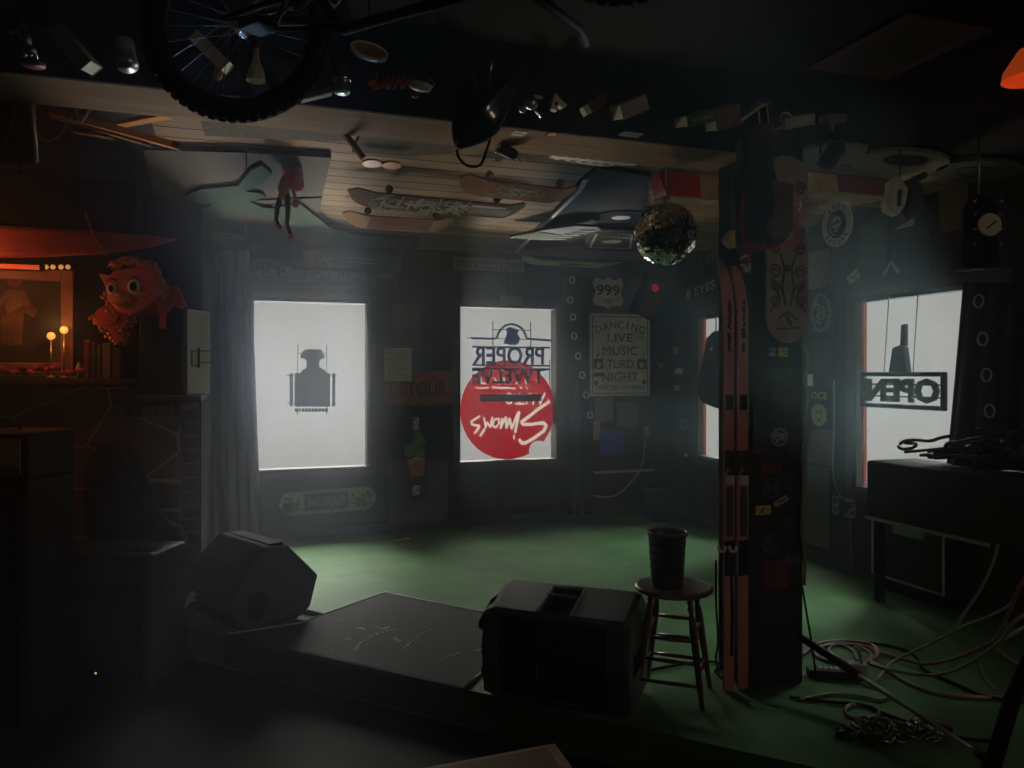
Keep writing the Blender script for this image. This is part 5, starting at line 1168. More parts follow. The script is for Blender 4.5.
def foil(m,pts,n,r0):
    for k in range(n):
        a_=RF.randrange(len(pts)-1); u=RF.random(); x=pts[a_][0]*(1-u)+pts[a_+1][0]*u+RF.uniform(-3,3); y=pts[a_][1]*(1-u)+pts[a_+1][1]*u+RF.uniform(-3,3)
        c=Vector((P(x,y)[0],RF.uniform(-.05,.02),P(x,y)[1])); d=Vector((RF.uniform(-1,1),RF.uniform(-.5,.3),RF.uniform(-1,1))).normalized()*r0*RF.uniform(1,2)
        m.tube([c-d*.5,c,c+d],[r0*.3,r0*.8,.002],5)
m=MB(); foil(m,[(112,270),(118,264),(126,261),(136,262),(146,266),(152,270)],46,.02); foil(m,[(108,280),(107,295),(112,308),(118,314)],30,.018); foil(m,[(163,280),(168,290),(165,302)],20,.018); m.build('mane',dg,t)
m=MB(); m.ring(P(152,266)[0],P(152,266)[1],.03,.012,-.02,0); m.stroke([P(145,260),P(147,268)],.012,-.02,0); m.build('curled_horn',dg,t)
m=MB(); m.prism([P(*p) for p in((107,306),(98,312),(97,322),(104,330),(112,330),(116,342),(126,345),(129,338),(121,330),(130,325),(137,314),(122,308))],-.05,.03); m.build('body',dr,t,bevel=.015)
m=MB(); foil(m,[(100,310),(97,318),(106,330),(114,338),(124,344),(128,336),(120,328),(132,322),(136,314)],90,.017); m.build('body_fringe',dg,t)
m=MB(); m.prism([P(*p) for p in((110,316),(103,322),(112,326),(120,324),(124,316))],-.065,-.045); m.build('scales',dr,t)
m=MB(); m.prism([P(*p) for p in((148,306),(164,302),(170,300),(171,288),(178,286),(187,306),(179,309),(176,302),(168,312),(155,316),(146,314))],-.03,.02); m.build('tail',dr,t,bevel=.008)
MB().prism([P(162,306),P(168,306),P(168,329),P(162,329)],-.04,-.03).build('ribbon',red,t)
# picture and its lights
fy=FP-.03; a=onY(-70,265,fy); b=onY(73,374,fy)
t=thing('framed_picture','framed dark painting glowing with warm lamps over the mantel at the left edge','picture',Vector(((a.x+b.x)/2,FP+.018,(a.z+b.z)/2))); hw=(b.x-a.x)/2; hh=(a.z-b.z)/2
m=MB(); frame_deco(m,-hw,hw,-hh,hh,.075,-.05,0); m.build('frame',mat('frame_wood',(0.3,.12,.06),.35),t,bevel=.006)
MB().bb((-hw+.07,-.02,-hh+.07),(hw-.07,-.005,hh-.07)).build('canvas',mat('canvas_dark',(0.05,.035,.02),.6,scale=3,var=.7),t)
fx=b.x-hw; 
def pl(x,y): p=onY(x,y,FP); return (p.x-fx,p.z-t.location.z)
m=MB()
m.disc(*pl(15,281),.045,-.026,-.02); m.prism([pl(*p) for p in((6,290),(24,290),(30,303),(38,310),(34,318),(24,312),(22,345),(2,345),(0,300))],-.024,-.02); m.build('painted_figure',mat('paint_warm',(0.2,.09,.04),.6,scale=15,var=.5),t)
m=MB(); m.disc(*pl(15,276),.07,-.028,-.026,rz=.02); m.prism([pl(5,305),pl(20,297),pl(24,305),pl(8,315)],-.03,-.024); m.build('painted_hat',mat('paint_pale',(0.3,.16,.08),.6),t)
glow=emat('lamp_glow',(1,.42,.1),.9); redg=emat('neon_red_glow',(1,.12,.03),.5)
t=thing('neon_tube','short glowing red tube light along the top of the framed painting','light tube',onY(0,266,FP-.09)); L_=.28
a=onY(-60,266,FP-.09).x-t.location.x; b=onY(40,266,FP-.09).x-t.location.x
MB().tube([(a,0,0),(b,0,0)],.016,10).build('glass_tube',redg,t); MB().tube([(b,0,0),(b+.03,0,0)],.019,10).tube([(a-.03,0,0),(a,0,0)],.019,10).build('end_cap',black,t); MB().bb((a,.02,-.02),(b,.05,.02)).build('mount',black,t)
for i,(x,y) in enumerate(((51,336),(64,330))):
    p=onY(x,y,FP-.12); t=thing('candle_lamp',('taller right' if i else 'shorter left')+' glowing round bulb on a stem standing on the mantel before the painting','lamp',Vector((p.x,p.y,MT)))
    MB().ball((0,0,p.z-MT),.026,12).build('bulb',glow,t); MB().tube([(0,0,0),(0,0,p.z-MT-.02)],.006,8).lathe([(.03,0),(.03,.012)],16).build('stem',brass,t)
bulbm=emat('bulb_dim',(1,.45,.12),.5)
for i,x in enumerate((46,53,61,68)):
    p=onY(x,267,FP-.075); o=MB().ball((0,0,0),.016,10).build('fairy_bulb',bulbm,loc=p); tag(o,'small amber fairy bulb strung along the top right of the framed painting','bulb','fairy bulbs along the painting frame')
p=onY(25,366,FP-.1); t=thing('flower_garland','low red and pink flower garland lying along the mantel before the painting','garland',Vector((p.x,p.y,MT)))
RR=random.Random(5)
for k in range(26):
    x=-.42+k*.032; MB().ball((x,RR.uniform(-.02,.02),.03+RR.uniform(0,.035)),(.024,.024,.02),8).build('flower',[red,drk_red,pink][k%3],t)
MB().tube([(-.45,0,.012),(.45,0,.012)],.011,6).build('stem',green,t)
p=onY(75,366,FP-.1); t=thing('lemon_slice_ornament','pointed yellow green ornament on the mantel right of the garland','ornament',Vector((p.x,p.y,MT))); MB().prism([(-.05,0),(.02,0),(.035,.1),(.02,.105),(-.0,.05)],-.02,.02).build('ornament_body',mat('lemon',(0.5,.5,.08),.3),t,bevel=.008)
for i,(x0,x1,yt,mt) in enumerate(((86,91,341,drk_red),(93,97,344,dgrey),(99,102,346,brown),(104,112,344,mat('tanbox',(0.2,.1,.05),.6)),(114,122,349,brown))):
    a=onY(x0,yt,FP-.08);b=onY(x1,yt,FP-.08); lab=['dark red book standing upright on the mantel, leftmost of its row','slim grey book upright on the mantel right of the dark red one','thinnest brown book upright in the mantel row','tan box file upright on the mantel under the dragon','squat brown book at the loudspeaker end of the mantel row'][i]
    t=thing('book',lab,'book',Vector(((a.x+b.x)/2,FP-.08,MT)),group='books on the mantel'); hw=(b.x-a.x)/2; h=a.z-MT
    MB().bb((-hw,-.07,0),(hw,.06,h)).build('cover',mt,t,bevel=.002); MB().bb((-hw+.004,-.065,h-.0),(hw-.004,.055,h+.002)).build('pages',cream,t)
# red pointed board
t=thing('red_surfboard','long dark red pointed board hung level above the framed painting','surfboard',onY(90,242,FP-.3)); o=t.location
P=[onY(x,y,FP-.3) for x,y in((-90,218),(0,226),(90,231),(150,236),(178,239),(150,247),(100,254),(40,257),(-90,259))]
MB().prism([(p.x-o.x,p.z-o.z) for p in P],-.04,.04).build('board_body',mat('board_red',(0.3,.05,.04),.35,scale=4),t,bevel=.025)
MB().tube([onY(x,y,FP-.35)-o for x,y in((85,212),(92,232),(107,256))],.008,6).build('strap',mat('strap_red',(0.25,.1,.07),.5),t)
for x in(20,130): 
    p=onY(x,232,FP-.3)-o; MB().tube([p,Vector((p.x,p.y,CEIL-o.z-.001))],.004,5).build('hanging_wire',matte,t)
# small framed case at the far left, yardsticks
t=thing('glass_case','thin metal edged glass case hanging from the ceiling at the far left','case',at(18,118,3.3),(0,0,YAW)); s_=3.3/770
MB().bb((-.16,-.01,-.2),(.075,.0,.2)).build('glass_front',mat('case_glass',(0.02,.018,.015),.2),t); MB().tube([((36-18-5)*s_,-.012,(118-72)*s_),((38-18)*s_,-.012,(118-163)*s_)],.010,8).build('metal_edge',mat('edge_gold',(0.45,.38,.25),.35,.7),t)
MB().tube([(-.16,-.012,-.2),(.08,-.012,-.2)],.004,6).tube([(-.06,-.014,-.15),(.02,-.014,.1)],.004,6).build('lower_edge',dgrey,t)
for x in(-.12,.05): MB().tube([(x,0,.2),(x,0,CEIL-t.location.z-.001)],.003,5).build('hanging_wire',matte,t)
def stick(a,b,w,h,mt,label,Z=3.7,name='wooden_yardstick',cat='yardstick'):
    A=at(*a,Z);B=at(*b,Z); d=B-A; c=(A+B)/2; t=thing(name,label,cat,c); t.rotation_euler=d.to_track_quat('X','Z').to_euler()
    L=d.length; MB().bb((-L/2,-w/2,-h/2),(L/2,w/2,h/2)).build('stick_body',mt,t,bevel=.002); MB().bb((L/2-.035,-w/2-.001,-h/2-.001),(L/2+.001,w/2+.001,h/2+.001)).build('end_tip',brown,t); 
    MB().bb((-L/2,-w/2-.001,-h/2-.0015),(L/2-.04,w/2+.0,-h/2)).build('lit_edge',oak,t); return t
stick((51,111),(181,147),.05,.03,oak,'long yellow wooden folding rule hung under the ceiling at the left, front leaf')
stick((51,115),(150,144),.03,.02,oak,'shorter yellow wooden rule leaf hung just behind the front leaf',3.75)
stick((110,126),(178,113),.06,.02,mat('orange_stick',(0.4,.13,.04),.9,spec=.02),'flat orange paddle crossing behind the yellow wooden rule',3.85,'wooden_paddle','paddle')
stick((74,131),(112,137),.05,.015,mat('orange_stick2',(0.3,.09,.03),.5),'short dark orange slat below the yellow wooden rule',3.8,'wooden_slat','slat')
t=thing('ceiling_clamp','small tan clamp with a wire bow gripping the yellow wooden rule','clamp',at(75,108,3.6),(0,0,YAW)); MB().prism([(-.01,.03),(.03,.03),(.025,.02),(.01,.015),(.012,-.06),(0,-.06),(-.005,.015),(-.03,.015)],-.01,.01).build('clamp_body',tan,t); MB().tube([(.01,0,-.06),(.03,0,-.07),(.06,0,-.02),(.09,0,.03)],.006,6).build('bow',cream,t)
cable('hanging_wire_loop','thin tan wire loop drooping from the clamp at the left ceiling',[at(x,y,3.6) for x,y in((68,113),(66,125),(58,137),(46,141),(40,136),(38,134))],.004,tan)

# ------------------------------------------------------------------ doll
c=at(288,200,4.9); s_=4.9/770; P3=lambda x,y,d=0:Vector(((x-288)*s_,d,(200-y)*s_))
t=thing('hanging_doll','small jointed doll with a pink wig hanging upright from the carpet ceiling panel','doll',c,(0,0,YAW))
m=MB(); m.tube([P3(286,176),P3(286,184),P3(285,196)],[.025,.035,.025],10); m.build('torso',mat('doll_top',(0.2,.12,.06),.6),t)
MB().ball(P3(290,173,-.01),(.038,.036,.045),12).build('head',skin,t)
m=MB(); m.ball(P3(294,176,.0),(.06,.055,.085),14); m.ball(P3(297,184,.01),(.045,.04,.05),12); m.ball(P3(289,169,.0),(.045,.045,.03),12); m.build('hair',pink,t)
m=MB()
m.tube([P3(283,178),P3(279,188),P3(281,196)],[.012,.011,.009],8); m.ball(P3(283,197,-.02),(.018,.016,.026),8)
m.tube([P3(291,180,-.02),P3(295,193,-.03),P3(297,202,-.03)],[.012,.011,.009],8); m.ball(P3(297,205,-.03),(.022,.018,.028),8); m.build('arms',skin,t)
m=MB()
m.tube([P3(282,194),P3(277,208),P3(276,220),P3(280,228)],[.02,.018,.013,.01],8); m.tube([P3(287,194),P3(288,209),P3(287,224),P3(291,236)],[.02,.018,.013,.01],8); m.build('legs',mat('doll_leggings',(0.05,.04,.04),.5),t)
m=MB(); m.ball(P3(280,228,-.01),(.016,.014,.02),8); m.ball(P3(291,237,-.01),(.016,.014,.02),8); m.build('shoes',skin,t)
MB().tube([P3(286,168),P3(286,150),Vector((P3(286,150).x,0,CEIL-c.z-.001))],.003,5).build('hanging_string',matte,t)

# ------------------------------------------------------------------ curtains
def curtain(name,label,top,bot,y0w,amp,folds,kind='B',c=BACK-.12,thick=True,mt=cloth,z0=None):
    """top,bot: pixel x spans at pixel rows"""
    (tx0,tx1,ty)=top;(bx0,bx1,by)=bot; f=onY if kind=='B' else onX
    A=f(tx0,ty,c);B=f(tx1,ty,c);C_=f(bx0,by,c);D=f(bx1,by,c); o=(A+B)/2
    t=thing(name,label,'curtain',o); nu,nv=60,12; vs=[]
    for j in range(nv+1):
        v=j/nv
        for i in range(nu+1):
            u=i/nu; p=A.lerp(B,u).lerp(C_.lerp(D,u),v)-o; w=amp*math.sin(u*folds*2*PI+math.sin(v*2)*.6)*(.6+.4*v)
            vs.append(p+(Vector((0,w,0)) if kind=='B' else Vector((w,0,0))))
    fs=[(j*(nu+1)+i,j*(nu+1)+i+1,(j+1)*(nu+1)+i+1,(j+1)*(nu+1)+i) for j in range(nv) for i in range(nu)]
    ob=MB().add(vs,fs,0,True).build('cloth_panel',mt,t); sm=ob.modifiers.new('s','SOLIDIFY'); sm.thickness=.006
    return t,o
curtain('curtain','long dark curtain hanging in the corner left of the left back window',(204,250,250),(206,262,560),0,.035,5)
t,o=curtain('curtain','gathered black eyelet curtain tied beside the red circle window',(562,580,275),(566,594,515),0,.03,3)
for x,y in((572,280),(570,300),(573,317),(574,336),(578,356),(582,375),(586,395),(590,415)):
    p=onY(x,y,BACK-.18)-o; MB().ring(0,0,.03,.012,-.008,0,rz=.035).build('eyelet',white,t,loc=p)
t,o=curtain('curtain','wide black eyelet curtain drawn half across the right window',(963,1090,283),(944,1090,470),0,.035,6,'R',RIGHT-.14)
for x,y,s in((979,301,1),(983,339,1),(987,375,.9),(990,411,.9)):
    p=onX(x,y,RIGHT-.20)-o; MB().ring(0,0,.035,.011,-.008,0,rz=.042).build('eyelet',white,t,loc=p,rot=(0,0,-PI/2))
# small hanging dark thing in the narrow window
t=thing('hanging_bag','black rounded bag silhouette hanging in the narrow window','bag',onX(716,370,RIGHT-.04),(0,0,-PI/2)); o=t.location
qq=lambda pts:[(-(onX(x,y,RIGHT-.04)-o).y,(onX(x,y,RIGHT-.04)-o).z) for x,y in pts]
MB().prism(qq([(716,331),(724,330),(734,335),(736,420),(724,410),(712,406),(704,402),(700,394),(702,372),(706,355),(709,338)]),-.04,.03).build('bag_body',matte,t,bevel=.02)
MB().disc(*qq([(715,349)])[0],.02,-.05,-.04).build('pale_button',white,t)
MB().tube([Vector((qq([(716,331)])[0][0],0,qq([(716,331)])[0][1])),Vector((qq([(716,320)])[0][0],0,qq([(716,310)])[0][1]))],.006,6).build('strap',matte,t)

# ------------------------------------------------------------------ OPEN neon sign in the right window
c0=RIGHT-.03; f=Fr('R',c0,904,391); 
t=thing('open_neon_sign','mirrored OPEN neon sign in a black frame hanging in the right window','sign',f.o,f.rot)
a=f.l(862,391);b=f.l(946,391); top=f.l(904,372)[1];bot=f.l(904,409)[1]
m=MB(); frame_deco(m,a[0],b[0],bot,top,.035,-.02,.02); m.build('outer_frame',matte,t,bevel=.008)
m=MB(); m.text('OPEN',(a[0]+b[0])/2,(top+bot)/2,(b[0]-a[0])*.86,(top-bot)*.66,.01,.02,mirror=True,bold=.035); m.build('lettering',translucent('dead_neon',(.02,.023,.021)),t)
m=MB()
for z in(.33,.66): m.bb((a[0],-.004,bot+(top-bot)*z-.006),(b[0],.004,bot+(top-bot)*z+.006))
m.build('backing_bar',matte,t)
for x,yt in((889,296),(918,292)):
    p0=f.l(x-5,373);p1=f.l(x,yt); MB().tube([(p0[0],0,p0[1]),(p1[0],0,p1[1])],.004,5).build('chain',steel,t)
m=MB(); P=[f.l(x,y) for x,y in((892,372),(896,348),(903,345),(907,347),(910,372))]; m.prism(P,-.04,.02)
t2=thing('bottle_ornament','dark tapered bottle with a thin neck standing on top of the mirrored sign','bottle',f.o+Vector((0,0,0)),f.rot); m.build('bottle_body',dgrey,t2,bevel=.008)
MB().prism([f.l(x,y) for x,y in((902,346),(903,325),(907,324),(907,346))],-.02,.01).build('neck',matte,t2)

# ------------------------------------------------------------------ right: cloth covered desk, road case, cables
dk=4.30; tz=onX(866,460,dk).z; bz=onX(866,517,dk).z; y1_=onX(866,480,dk).y
t=thing('covered_desk','large desk draped in black cloth under the right window','desk',(dk,y1_,0))
MB().bb((0,-2.1,bz),(.47,0,tz)).build('draped_body',mat('drape',(0.03,.03,.028),.85,scale=14,bump=.6),t,bevel=.02); MB().bb((-.012,-1.0,bz-.01),(.0,.0,bz+.012)).build('metal_edge',lgrey,t)
for yy in(-.08,-2.0): 
    for xx in (.05,.42): MB().bb((xx-.025,yy-.025,0),(xx+.025,yy+.025,bz)).build('leg',matte,t)
ex=4.62; A1=onX(872,520,ex);B1=onX(945,597,ex)
t=thing('road_case','black road case with a pale label strip below the draped desk','case',(ex,(A1.y+B1.y)/2,B1.z),(0,0,-PI/2)); hw=(A1.y-B1.y)/2;h=.5
f=Fr('R',ex,908,558)
MB().bb((-hw,0,0),(hw,.18,h)).build('case_body',tolex,t,bevel=.008)
m=MB(); frame_deco(m,-hw,hw,0,h,.018,-.006,.004); m.build('metal_edging',steel,t)
MB().bb((-.12,-.008,h*.72),(.16,-.002,h*.84)).build('label_strip',mat('label_blue',(0.3,.36,.38),.6),t)
for x in(-hw+.04,hw-.04): MB().lathe([(.03,-.015),(.03,.015)],14,c=(x,.09,-.0),M=None).build('caster',grey,t)
m=MB(); scribble(m,-hw*.7,hw*.7,.06,h*.6,12,.012,-.004,-.001,seed=51,l=.4); m.build('scratches',dgrey,t)
t=thing('case_stand','low dark riser holding the road case off the green floor','riser',(ex,(A1.y+B1.y)/2,0)); MB().bb((.01,-hw+.02,0),(.17,hw-.02,B1.z-.03)).build('riser_body',matte,t,bevel=.005)
RR=random.Random(11)
for i in range(15):
    pts=[]
    for k in range(12):
        u=k/11; pts.append(Vector((4.5+.16*math.sin(k*1.9+i),y1_-.3-.04*(i%5)-1.5*u-RR.uniform(0,.15),tz+.02+(.3*math.sin(PI*min(1,u*.9+.05)))*RR.uniform(.1,1)+.004*i)))
    cable('tangled_cable',['black','dark grey','charcoal'][i%3]+' cable in the tangled heap on top of the draped desk',pts,.011,[matte,dgrey,black][i%3],group='tangled cables on the draped desk %s'%['black','grey','charcoal'][i%3])
for i,pp in enumerate(([(900,444),(905,441),(915,440),(930,441),(940,438),(950,436)],[(898,446),(902,449),(912,448),(916,444),(905,443)])):
    cable('cable_loop',['stiff dark cable end poking out of the heap against the window','small dark cable loop at the window end of the heap'][i],[onX(x,y,4.45) for x,y in pp],.012,matte)

# hanging lantern + mask figure + oval etc at upper right
c=at(979,232,4.2); t=thing('coach_lantern','dark hanging lantern with chrome studs and a pale dial at the upper right','lantern',c,(0,0,YAW)); s_=4.2/770
MB().lathe([(.06,-.2),(.10,-.17),(.085,-.05),(.085,.12),(.06,.18),(.02,.2)],8,smooth=False).build('lantern_body',matte,t); MB().disc(0,(232-228)*s_,.06,-.10,-.085).build('dial',cream,t); MB().stroke([(-.02,0),(.03,.04)],.008,-.104,-.1).build('needle',ink,t)
MB().tube([(-.125,0,-.21),(0,0,-.205),(.125,0,-.2)],.008,6).build('lower_bar',steel,t)
for sx in(-.07,.07):
    for z in(.15,.08,0,-.08): MB().ball((sx,-.08,z),.009,8).build('stud',chrome,t)
MB().tube([(0,0,.2),(0,0,CEIL-c.z-.001)],.005,6).build('hanging_rod',steel,t)
c=at(900,210,4.5); t=thing('hanging_mask','pale bearded mask figure with a dark hood hanging above the right window','mask',c,(0,0,YAW)); s_=4.5/770; P=lambda x,y:((x-900)*s_,(210-y)*s_)
MB().prism([P(*p) for p in((887,182),(897,179),(905,190),(902,206),(895,217),(884,212),(882,203),(886,195))],-.05,.03).build('mask_face',cream,t,bevel=.01); MB().prism([P(894,192),P(897,192),P(896,208),P(893,208)],-.06,-.05).build('dark_stripe',ink,t)
MB().prism([P(*p) for p in((903,180),(918,184),(921,205),(915,218),(903,222),(899,214),(904,200))],-.06,.05).build('hood',mat('hood',(0.03,.045,.045),.6),t,bevel=.02)
m=MB(); 
for x,y in((904,185),(909,182),(914,180),(918,178)): m.disc(*P(x,y),.02,-.07,-.055)
m.build('spots',dgrey,t); MB().prism([P(893,230),P(911,226),P(912,216),(P(909,221))],-.03,0).build('pale_hand',lgrey,t)
MB().tube([(0,0,.12),(0,0,CEIL-c.z-.001)],.004,6).build('hanging_wire',matte,t)
t=thing('stage_lamp','black stage spotlight with a yoke clamped to the beam right of the pillar','spotlight',at(832,155,4.0),(0,0,YAW)); 
MB().lathe([(.03,-.075),(.045,-.07),(.045,.05),(.03,.07)],20,M=Matrix.Rotation(.6,4,'Y')).build('lamp_housing',black,t); MB().tube([(-.06,0,0),(-.06,0,.08),(0,0,.12),(.06,0,.08),(.06,0,0)],.007,8).build('yoke',dgrey,t); MB().stroke([(-.005,-.07),(.03,.0)],.006,-.05,-.045).build('chrome_edge',chrome,t); MB().tube([(0,0,.12),(0,0,.22)],.007,6).build('clamp',steel,t)
# red lamp at right edge
t=thing('pendant_lamp','glowing orange red pendant lampshade at the top right edge','lamp',at(1032,76,2.6)); MB().lathe([(.09,-.01),(.085,.02),(.04,.09),(.02,.1)],28,cap=False).build('lamp_shade',emat('shade_glow',(1,.13,.02),.22),t); MB().ball((0,0,.03),.022,12).build('bulb',emat('dim_bulb',(1,.3,.08),.6),t); MB().tube([(0,0,.1),(0,0,CEIL-t.location.z-.001)],.004,6).build('cord',matte,t)
panel('ceiling_poster','faint dark red edged poster fixed flat to the near ceiling at the upper right','poster','C',CEIL,(845,10,955,80),mat('poster_dk',(0.03,.015,.012),.7),.01,lambda t,f,a,b,z0,z1,y:letters(t,'border',mat('border_red',(0.08,.02,.015),.7),lambda m:frame_deco(m,a,b,z0,z1,.08,y-.002,y)),part='sheet')

# ------------------------------------------------------------------ cables, power strip, chain, stand on the stage
gm=mat('cable_grey',(0.2,.19,.16),.3,spec=.6); rc=mat('cable_red',(0.3,.11,.1),.35,spec=.6); cg=mat('cable_tan',(0.4,.35,.27),.3,spec=.6)
K=lambda pts,z=.011:[onZ(x,y,z) if len((x,y))==2 else None for x,y in pts]
def fc(lab,pts,r,mt): return cable('floor_cable',lab,K(pts),r,mt,group=None)
fc('dull red cable coiled in wide loops on the floor right of the pillar',[(803,655),(812,647),(825,642),(845,641),(870,644),(878,653),(872,660),(850,664),(825,660),(815,652),(830,645),(855,645),(873,649),(876,657),(862,663),(838,661)],.010,rc)
fc('grey cable loop crossing the coiled dull red cable',[(806,650),(822,646),(838,642),(858,646),(872,655),(860,665),(840,658),(829,650),(838,644),(852,650),(857,660)],.008,gm)
fc('tan cable running from the coil to the right across the green floor',[(868,660),(890,672),(915,686),(945,694),(985,697),(1040,698)],.010,cg)
fc('black cable running flat from the coil towards the right edge',[(860,642),(885,645),(905,650),(917,658),(922,668),(935,675),(965,688),(985,696),(1040,705)],.009,matte)
fc('dark grey cable curling in front of the tan one',[(800,700),(830,694),(860,696),(880,700),(888,694),(880,688),(862,684)],.009,gm)
fc('black cable snaking past the chain heap',[(790,697),(830,702),(862,705),(890,716),(925,728),(960,738),(1000,742)],.009,matte)
fc('small black cable ring lying behind the chain heap',[(845,707),(855,704),(872,706),(879,712),(870,718),(852,717),(845,711),(850,706)],.008,gm)
def fz(lab,pts,r,mt): return cable('hanging_cable',lab,[at(x,y,Z) for x,y,Z in pts],r,mt)
fz('black and tan cable rising from the floor to the desk at the far right',[(878,680,4.08),(890,664,4.4),(912,652,4.4),(935,641,4.3),(952,631,4.2),(965,612,4.1),(980,590,4.0),(992,565,3.9),(998,545,3.8)],.008,cg)
fz('red brown cable sweeping up to the right edge from the coil',[(880,652,4.55),(905,660,4.4),(925,664,4.3),(950,660,4.2),(975,650,4.05),(995,640,3.9),(1008,615,3.8),(1018,590,3.7),(1030,570,3.7)],.009,rc)
fz('second brown cable sweeping below the red brown one',[(870,664,4.35),(895,671,4.2),(925,675,4.1),(950,672,4.0),(975,660,3.9),(1000,642,3.8),(1014,622,3.7),(1030,612,3.7)],.009,gm)
fz('pale tan cable dropping from the right edge onto the floor',[(1040,618,3.9),(1010,635,3.9),(990,648,3.95),(980,660,4.0),(984,678,4.0),(995,690,4.02),(994,696,4.03)],.008,cg)
fz('thin tan branch cable crossing to the desk legs',[(950,631,4.2),(965,625,4.2),(985,618,4.1),(1005,608,4.0),(1015,600,3.9)],.006,cg)
fz('pale cable stub falling right beside the stand pole',[(994,643,3.9),(1000,652,3.85),(1015,662,3.8),(1035,668,3.8)],.007,cg)
# by the stool
fc('black cable lying under the stool towards the pillar',[(640,673),(660,668),(690,663),(715,662),(735,672),(745,684)],.008,matte)
fz('black cable loop hanging down beside the red skis',[(716,560,4.15),(716,600,4.15),(718,640,4.12),(716,660,4.12),(722,668,4.08),(738,665,4.05),(741,655,4.05),(733,645,4.1),(722,652,4.1)],.006,matte)
fc('black cable coiled on the floor at the foot of the skis',[(715,672),(722,664),(738,663),(745,672),(738,680),(724,679),(716,670),(728,660),(742,668)],.007,matte)
# power strip
a=onZ(838,678,0); t=thing('power_strip','black pedal board power strip with white sockets on the floor right of the pillar','power strip',a,(0,0,YAW-.15)); MB().bb((-.16,-.04,0),(.12,.04,.05)).build('strip_body',black,t,bevel=.006)
for k in range(7): MB().bb((-.10+k*.028,-.02,.05),(-.082+k*.028,.02,.056)).build('socket',lgrey,t)
MB().bb((.05,-.03,.05),(.1,.03,.09)).build('plug',lgrey,t)
a=onZ(863,676,0); t=thing('power_adapter','white plug adapter standing among the cables by the power strip','adapter',a,(0,0,YAW)); MB().bb((-.035,-.025,0),(.02,.025,.07)).build('adapter_body',lgrey,t,bevel=.008); MB().tube([(-.01,0,.07),(-.02,0,.14),(-.045,0,.16)],.01,8).build('adapter_cord',lgrey,t)
# fallen microphone stand pole
A=at(800,637,4.10); E_=onZ(992,762,.025); d_=E_-A
t=thing('stand_pole','long leaning metal stand pole lying across the cables right of the pillar','stand',A)
MB().tube([Vector((0,0,0)),d_*.36],.02,12).build('outer_tube',black,t); MB().tube([d_*.33,d_],.011,12).build('inner_tube',mat('pole_metal',(0.45,.44,.4),.4,.5),t); MB().tube([d_*.93,d_*1.0],.022,12).build('foot_sleeve',black,t)
t=thing('stand_clutch','black boom clutch block lying beside the stand pole','clutch',onZ(928,731,0),(0,0,YAW-.35)); MB().bb((-.04,-.02,0),(.1,.02,.04)).build('clutch_body',black,t,bevel=.008); MB().tube([(-.035,0,.02),(-.045,0,.05)],.012,8).build('lever',steel,t)
t=thing('speaker_stand','thick dark stand leg rising at the bottom right corner','stand',at(990,775,3.0)); MB().tube([(0,0,0),at(1012,700,3.0)-at(990,775,3.0),at(1040,640,3.0)-at(990,775,3.0)],.03,12).build('leg_tube',matte,t); MB().tube([(-.005,0,-.02),(.01,0,.03)],.035,12).build('rubber_foot',rubber,t)
# chain
m=MB(); RR=random.Random(14); cc=onZ(878,737,0)
t0=Vector((0,0,0))
for i in range(95):
    an=RR.uniform(0,2*PI); rr=math.sqrt(RR.random()); X=.235*rr*math.cos(an)+ (.06 if rr>.7 else 0); Y=.10*rr*math.sin(an); z=.02+.055*(1-rr)*RR.uniform(.2,1)
    M_=Matrix.Translation((X*CA+Y*SA,-X*SA+Y*CA,z))@Euler((RR.uniform(-.9,.9),RR.uniform(-.9,.9),RR.uniform(0,PI))).to_matrix().to_4x4()
    pts=[]
    for k in range(12):
        a=2*PI*k/12; pts.append((.022*math.cos(a)+(.008 if math.cos(a)>0 else -.008),.012*math.sin(a),0))
    m.tube(pts,.005,6,closed=True,M=M_)
o=m.build('chain_heap',mat('chain_steel',(0.25,.25,.25),.2,1.0),loc=cc); tag(o,'heap of shiny dark metal chain on the floor at the lower right','chain')
# leaf shaped pale scrap
t=thing('paper_scrap','pale green leaf shaped scrap caught below the left floor amplifier','leaf',at(188,600,4.95),(0,0,YAW)); MB().prism([(-.02,-.06),(-.01,-.0),(.0,.04),(.04,.06),(.05,.03),(.03,.02),(.05,-.0),(.01,-.02)],-.004,.004).build('leaf_blade',mat('scrap',(0.35,.4,.3),.6),t); MB().tube([(-.015,0,-.02),(-.03,0,-.09)],.004,5).build('stalk',tan,t)
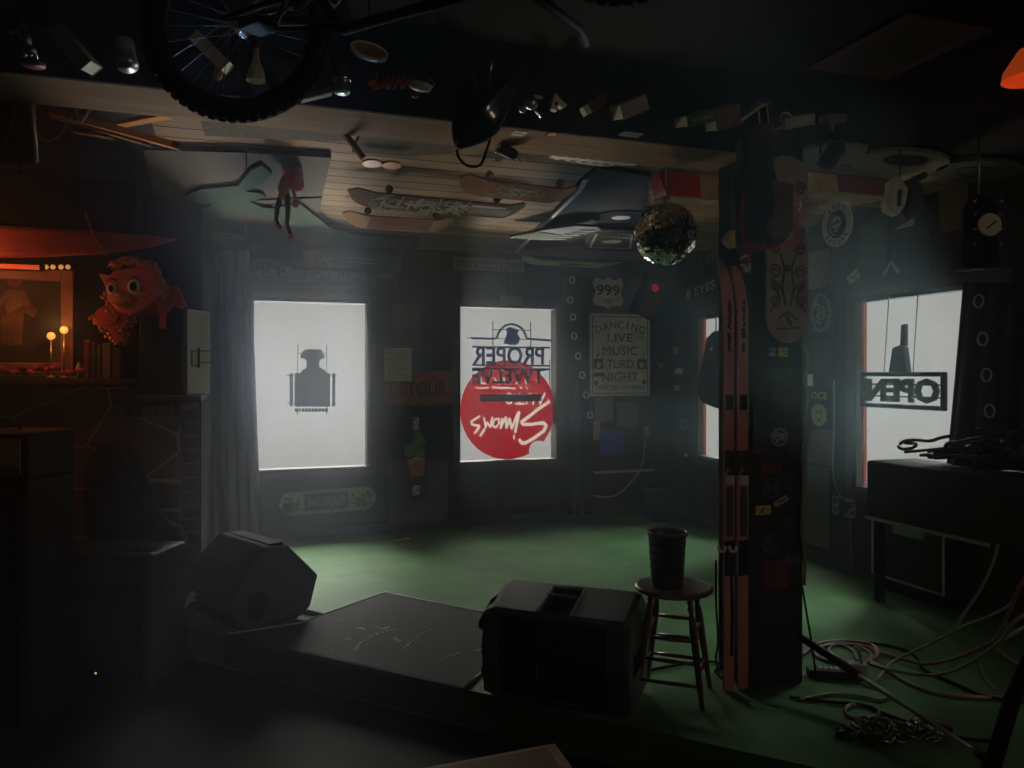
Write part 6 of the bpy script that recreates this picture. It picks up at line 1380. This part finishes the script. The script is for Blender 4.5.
# foreground table corner
def table():
    z=.56
    P=[onZ(x,y,z) for x,y in((395,772),(555,742),(590,790))]
    d1=(P[1]-P[0]).normalized(); A=P[0]-d1*.6; d2=(P[2]-P[1]).normalized(); C_=P[1]+d2*.7; D=A+d2*.7
    t=thing('table','wooden table corner with a pale rounded edge at the bottom of the frame','table',Vector((P[1].x,P[1].y,LOW))); o=Vector((P[1].x,P[1].y,LOW))
    def slab_(inset,z0,z1):
        c=(A+P[1]+C_+D)/4; vs=[]
        for p in(A,P[1],C_,D):
            q_=p+(c-p).normalized()*inset; vs.append(q_-o)
        vs=[Vector((v.x,v.y,0)) for v in vs]
        return MB().add([v+Vector((0,0,z0-LOW)) for v in vs]+[v+Vector((0,0,z1-LOW)) for v in vs],[(3,2,1,0),(4,5,6,7),(0,1,5,4),(1,2,6,5),(2,3,7,6),(3,0,4,7)])
    slab_(0,z-.03,z).build('edge_band',mat('table_edge',(0.8,.65,.46),.5),t,bevel=.008); slab_(.045,z-.01,z+.0015).build('tabletop',mat('table_top',(0.5,.4,.3),.5,scale=4),t)
    c=(A+P[1]+C_+D)/4
    for p in(A,P[1],C_,D):
        q_=p+(c-p).normalized()*.1-o; MB().bb((q_.x-.025,q_.y-.025,0),(q_.x+.025,q_.y+.025,z-.03-LOW)).build('leg',dwood,t)
table()

# ------------------------------------------------------------------ haze in the room
hz=MB().bb((-4.09,-2.59,LOW+.002),(RIGHT-.01,BACK-.01,CEIL-.002))
vm=bpy.data.materials.new('thin_haze'); vm.use_nodes=True; N=vm.node_tree.nodes; N.remove(N['Principled BSDF'])
vs_=N.new('ShaderNodeVolumeScatter'); vs_.inputs['Color'].default_value=HCOL; vs_.inputs['Density'].default_value=HAZE; vs_.inputs['Anisotropy'].default_value=.78
vm.node_tree.links.new(vs_.outputs[0],N['Material Output'].inputs['Volume'])
if HAZE>0:
    h=hz.build('haze',vm); tag(h,'thin bluish haze hanging in the window light','haze',kind='stuff')

# ------------------------------------------------------------------ light
w=bpy.data.worlds.new('sky'); sc.world=w; w.use_nodes=True; bg=w.node_tree.nodes['Background']; bg.inputs[0].default_value=(1,.995,.965,1); bg.inputs[1].default_value=SKY
def sun(name,az,el,angle,power,c):
    """az: heading of travel in room degrees (0=+y), el: downwards positive"""
    L=bpy.data.lights.new(name,'SUN'); L.energy=power; L.angle=math.radians(angle); L.color=c; o=bpy.data.objects.new(name,L); col.objects.link(o)
    a=math.radians(az);e=math.radians(el); d=Vector((math.sin(a)*math.cos(e),math.cos(a)*math.cos(e),-math.sin(e))); o.rotation_euler=d.to_track_quat('-Z','Y').to_euler(); o.location=(0,20,5)
for s_ in SUNS: sun(*s_)
def pt(name,loc,p,c,r=.05):
    L=bpy.data.lights.new(name,'POINT'); L.energy=p; L.color=c; L.shadow_soft_size=r; o=bpy.data.objects.new(name,L); col.objects.link(o); o.location=loc
pt('fill_light',(4.05,-1.7,2.2),FILL,(1,.8,.62),.35)  # unseen fill added behind the camera to brighten pillar and skis, no fixture
p=onY(-40,262,FP-.55); pt('tube_light',(p.x,p.y,p.z),WARM,(1,.34,.12),.08)
p=onY(58,325,FP-.25); pt('candle_light',(p.x,p.y,p.z),WARM*.35,(1,.42,.14),.03)
for o in bpy.data.objects:
    if o.type=='LIGHT' and o.data.type=='POINT': pass

cam=bpy.data.cameras.new('camera'); co=bpy.data.objects.new('camera',cam); col.objects.link(co); co.location=(0,0,CAM_H); co.rotation_euler=(PI/2,0,YAW)
cam.sensor_width=36; cam.lens=36*F/1024; cam.shift_y=-9/1024; cam.clip_start=.05; cam.clip_end=100; sc.camera=co
vw=sc.view_settings; vw.view_transform='Standard'; vw.look='None'; vw.gamma=1; vw.exposure=0; vw.use_curve_mapping=False
cy=sc.cycles; cy.max_bounces=8; cy.diffuse_bounces=4; cy.glossy_bounces=4; cy.transparent_max_bounces=12; cy.volume_bounces=0; cy.sample_clamp_indirect=4; cy.use_denoising=True
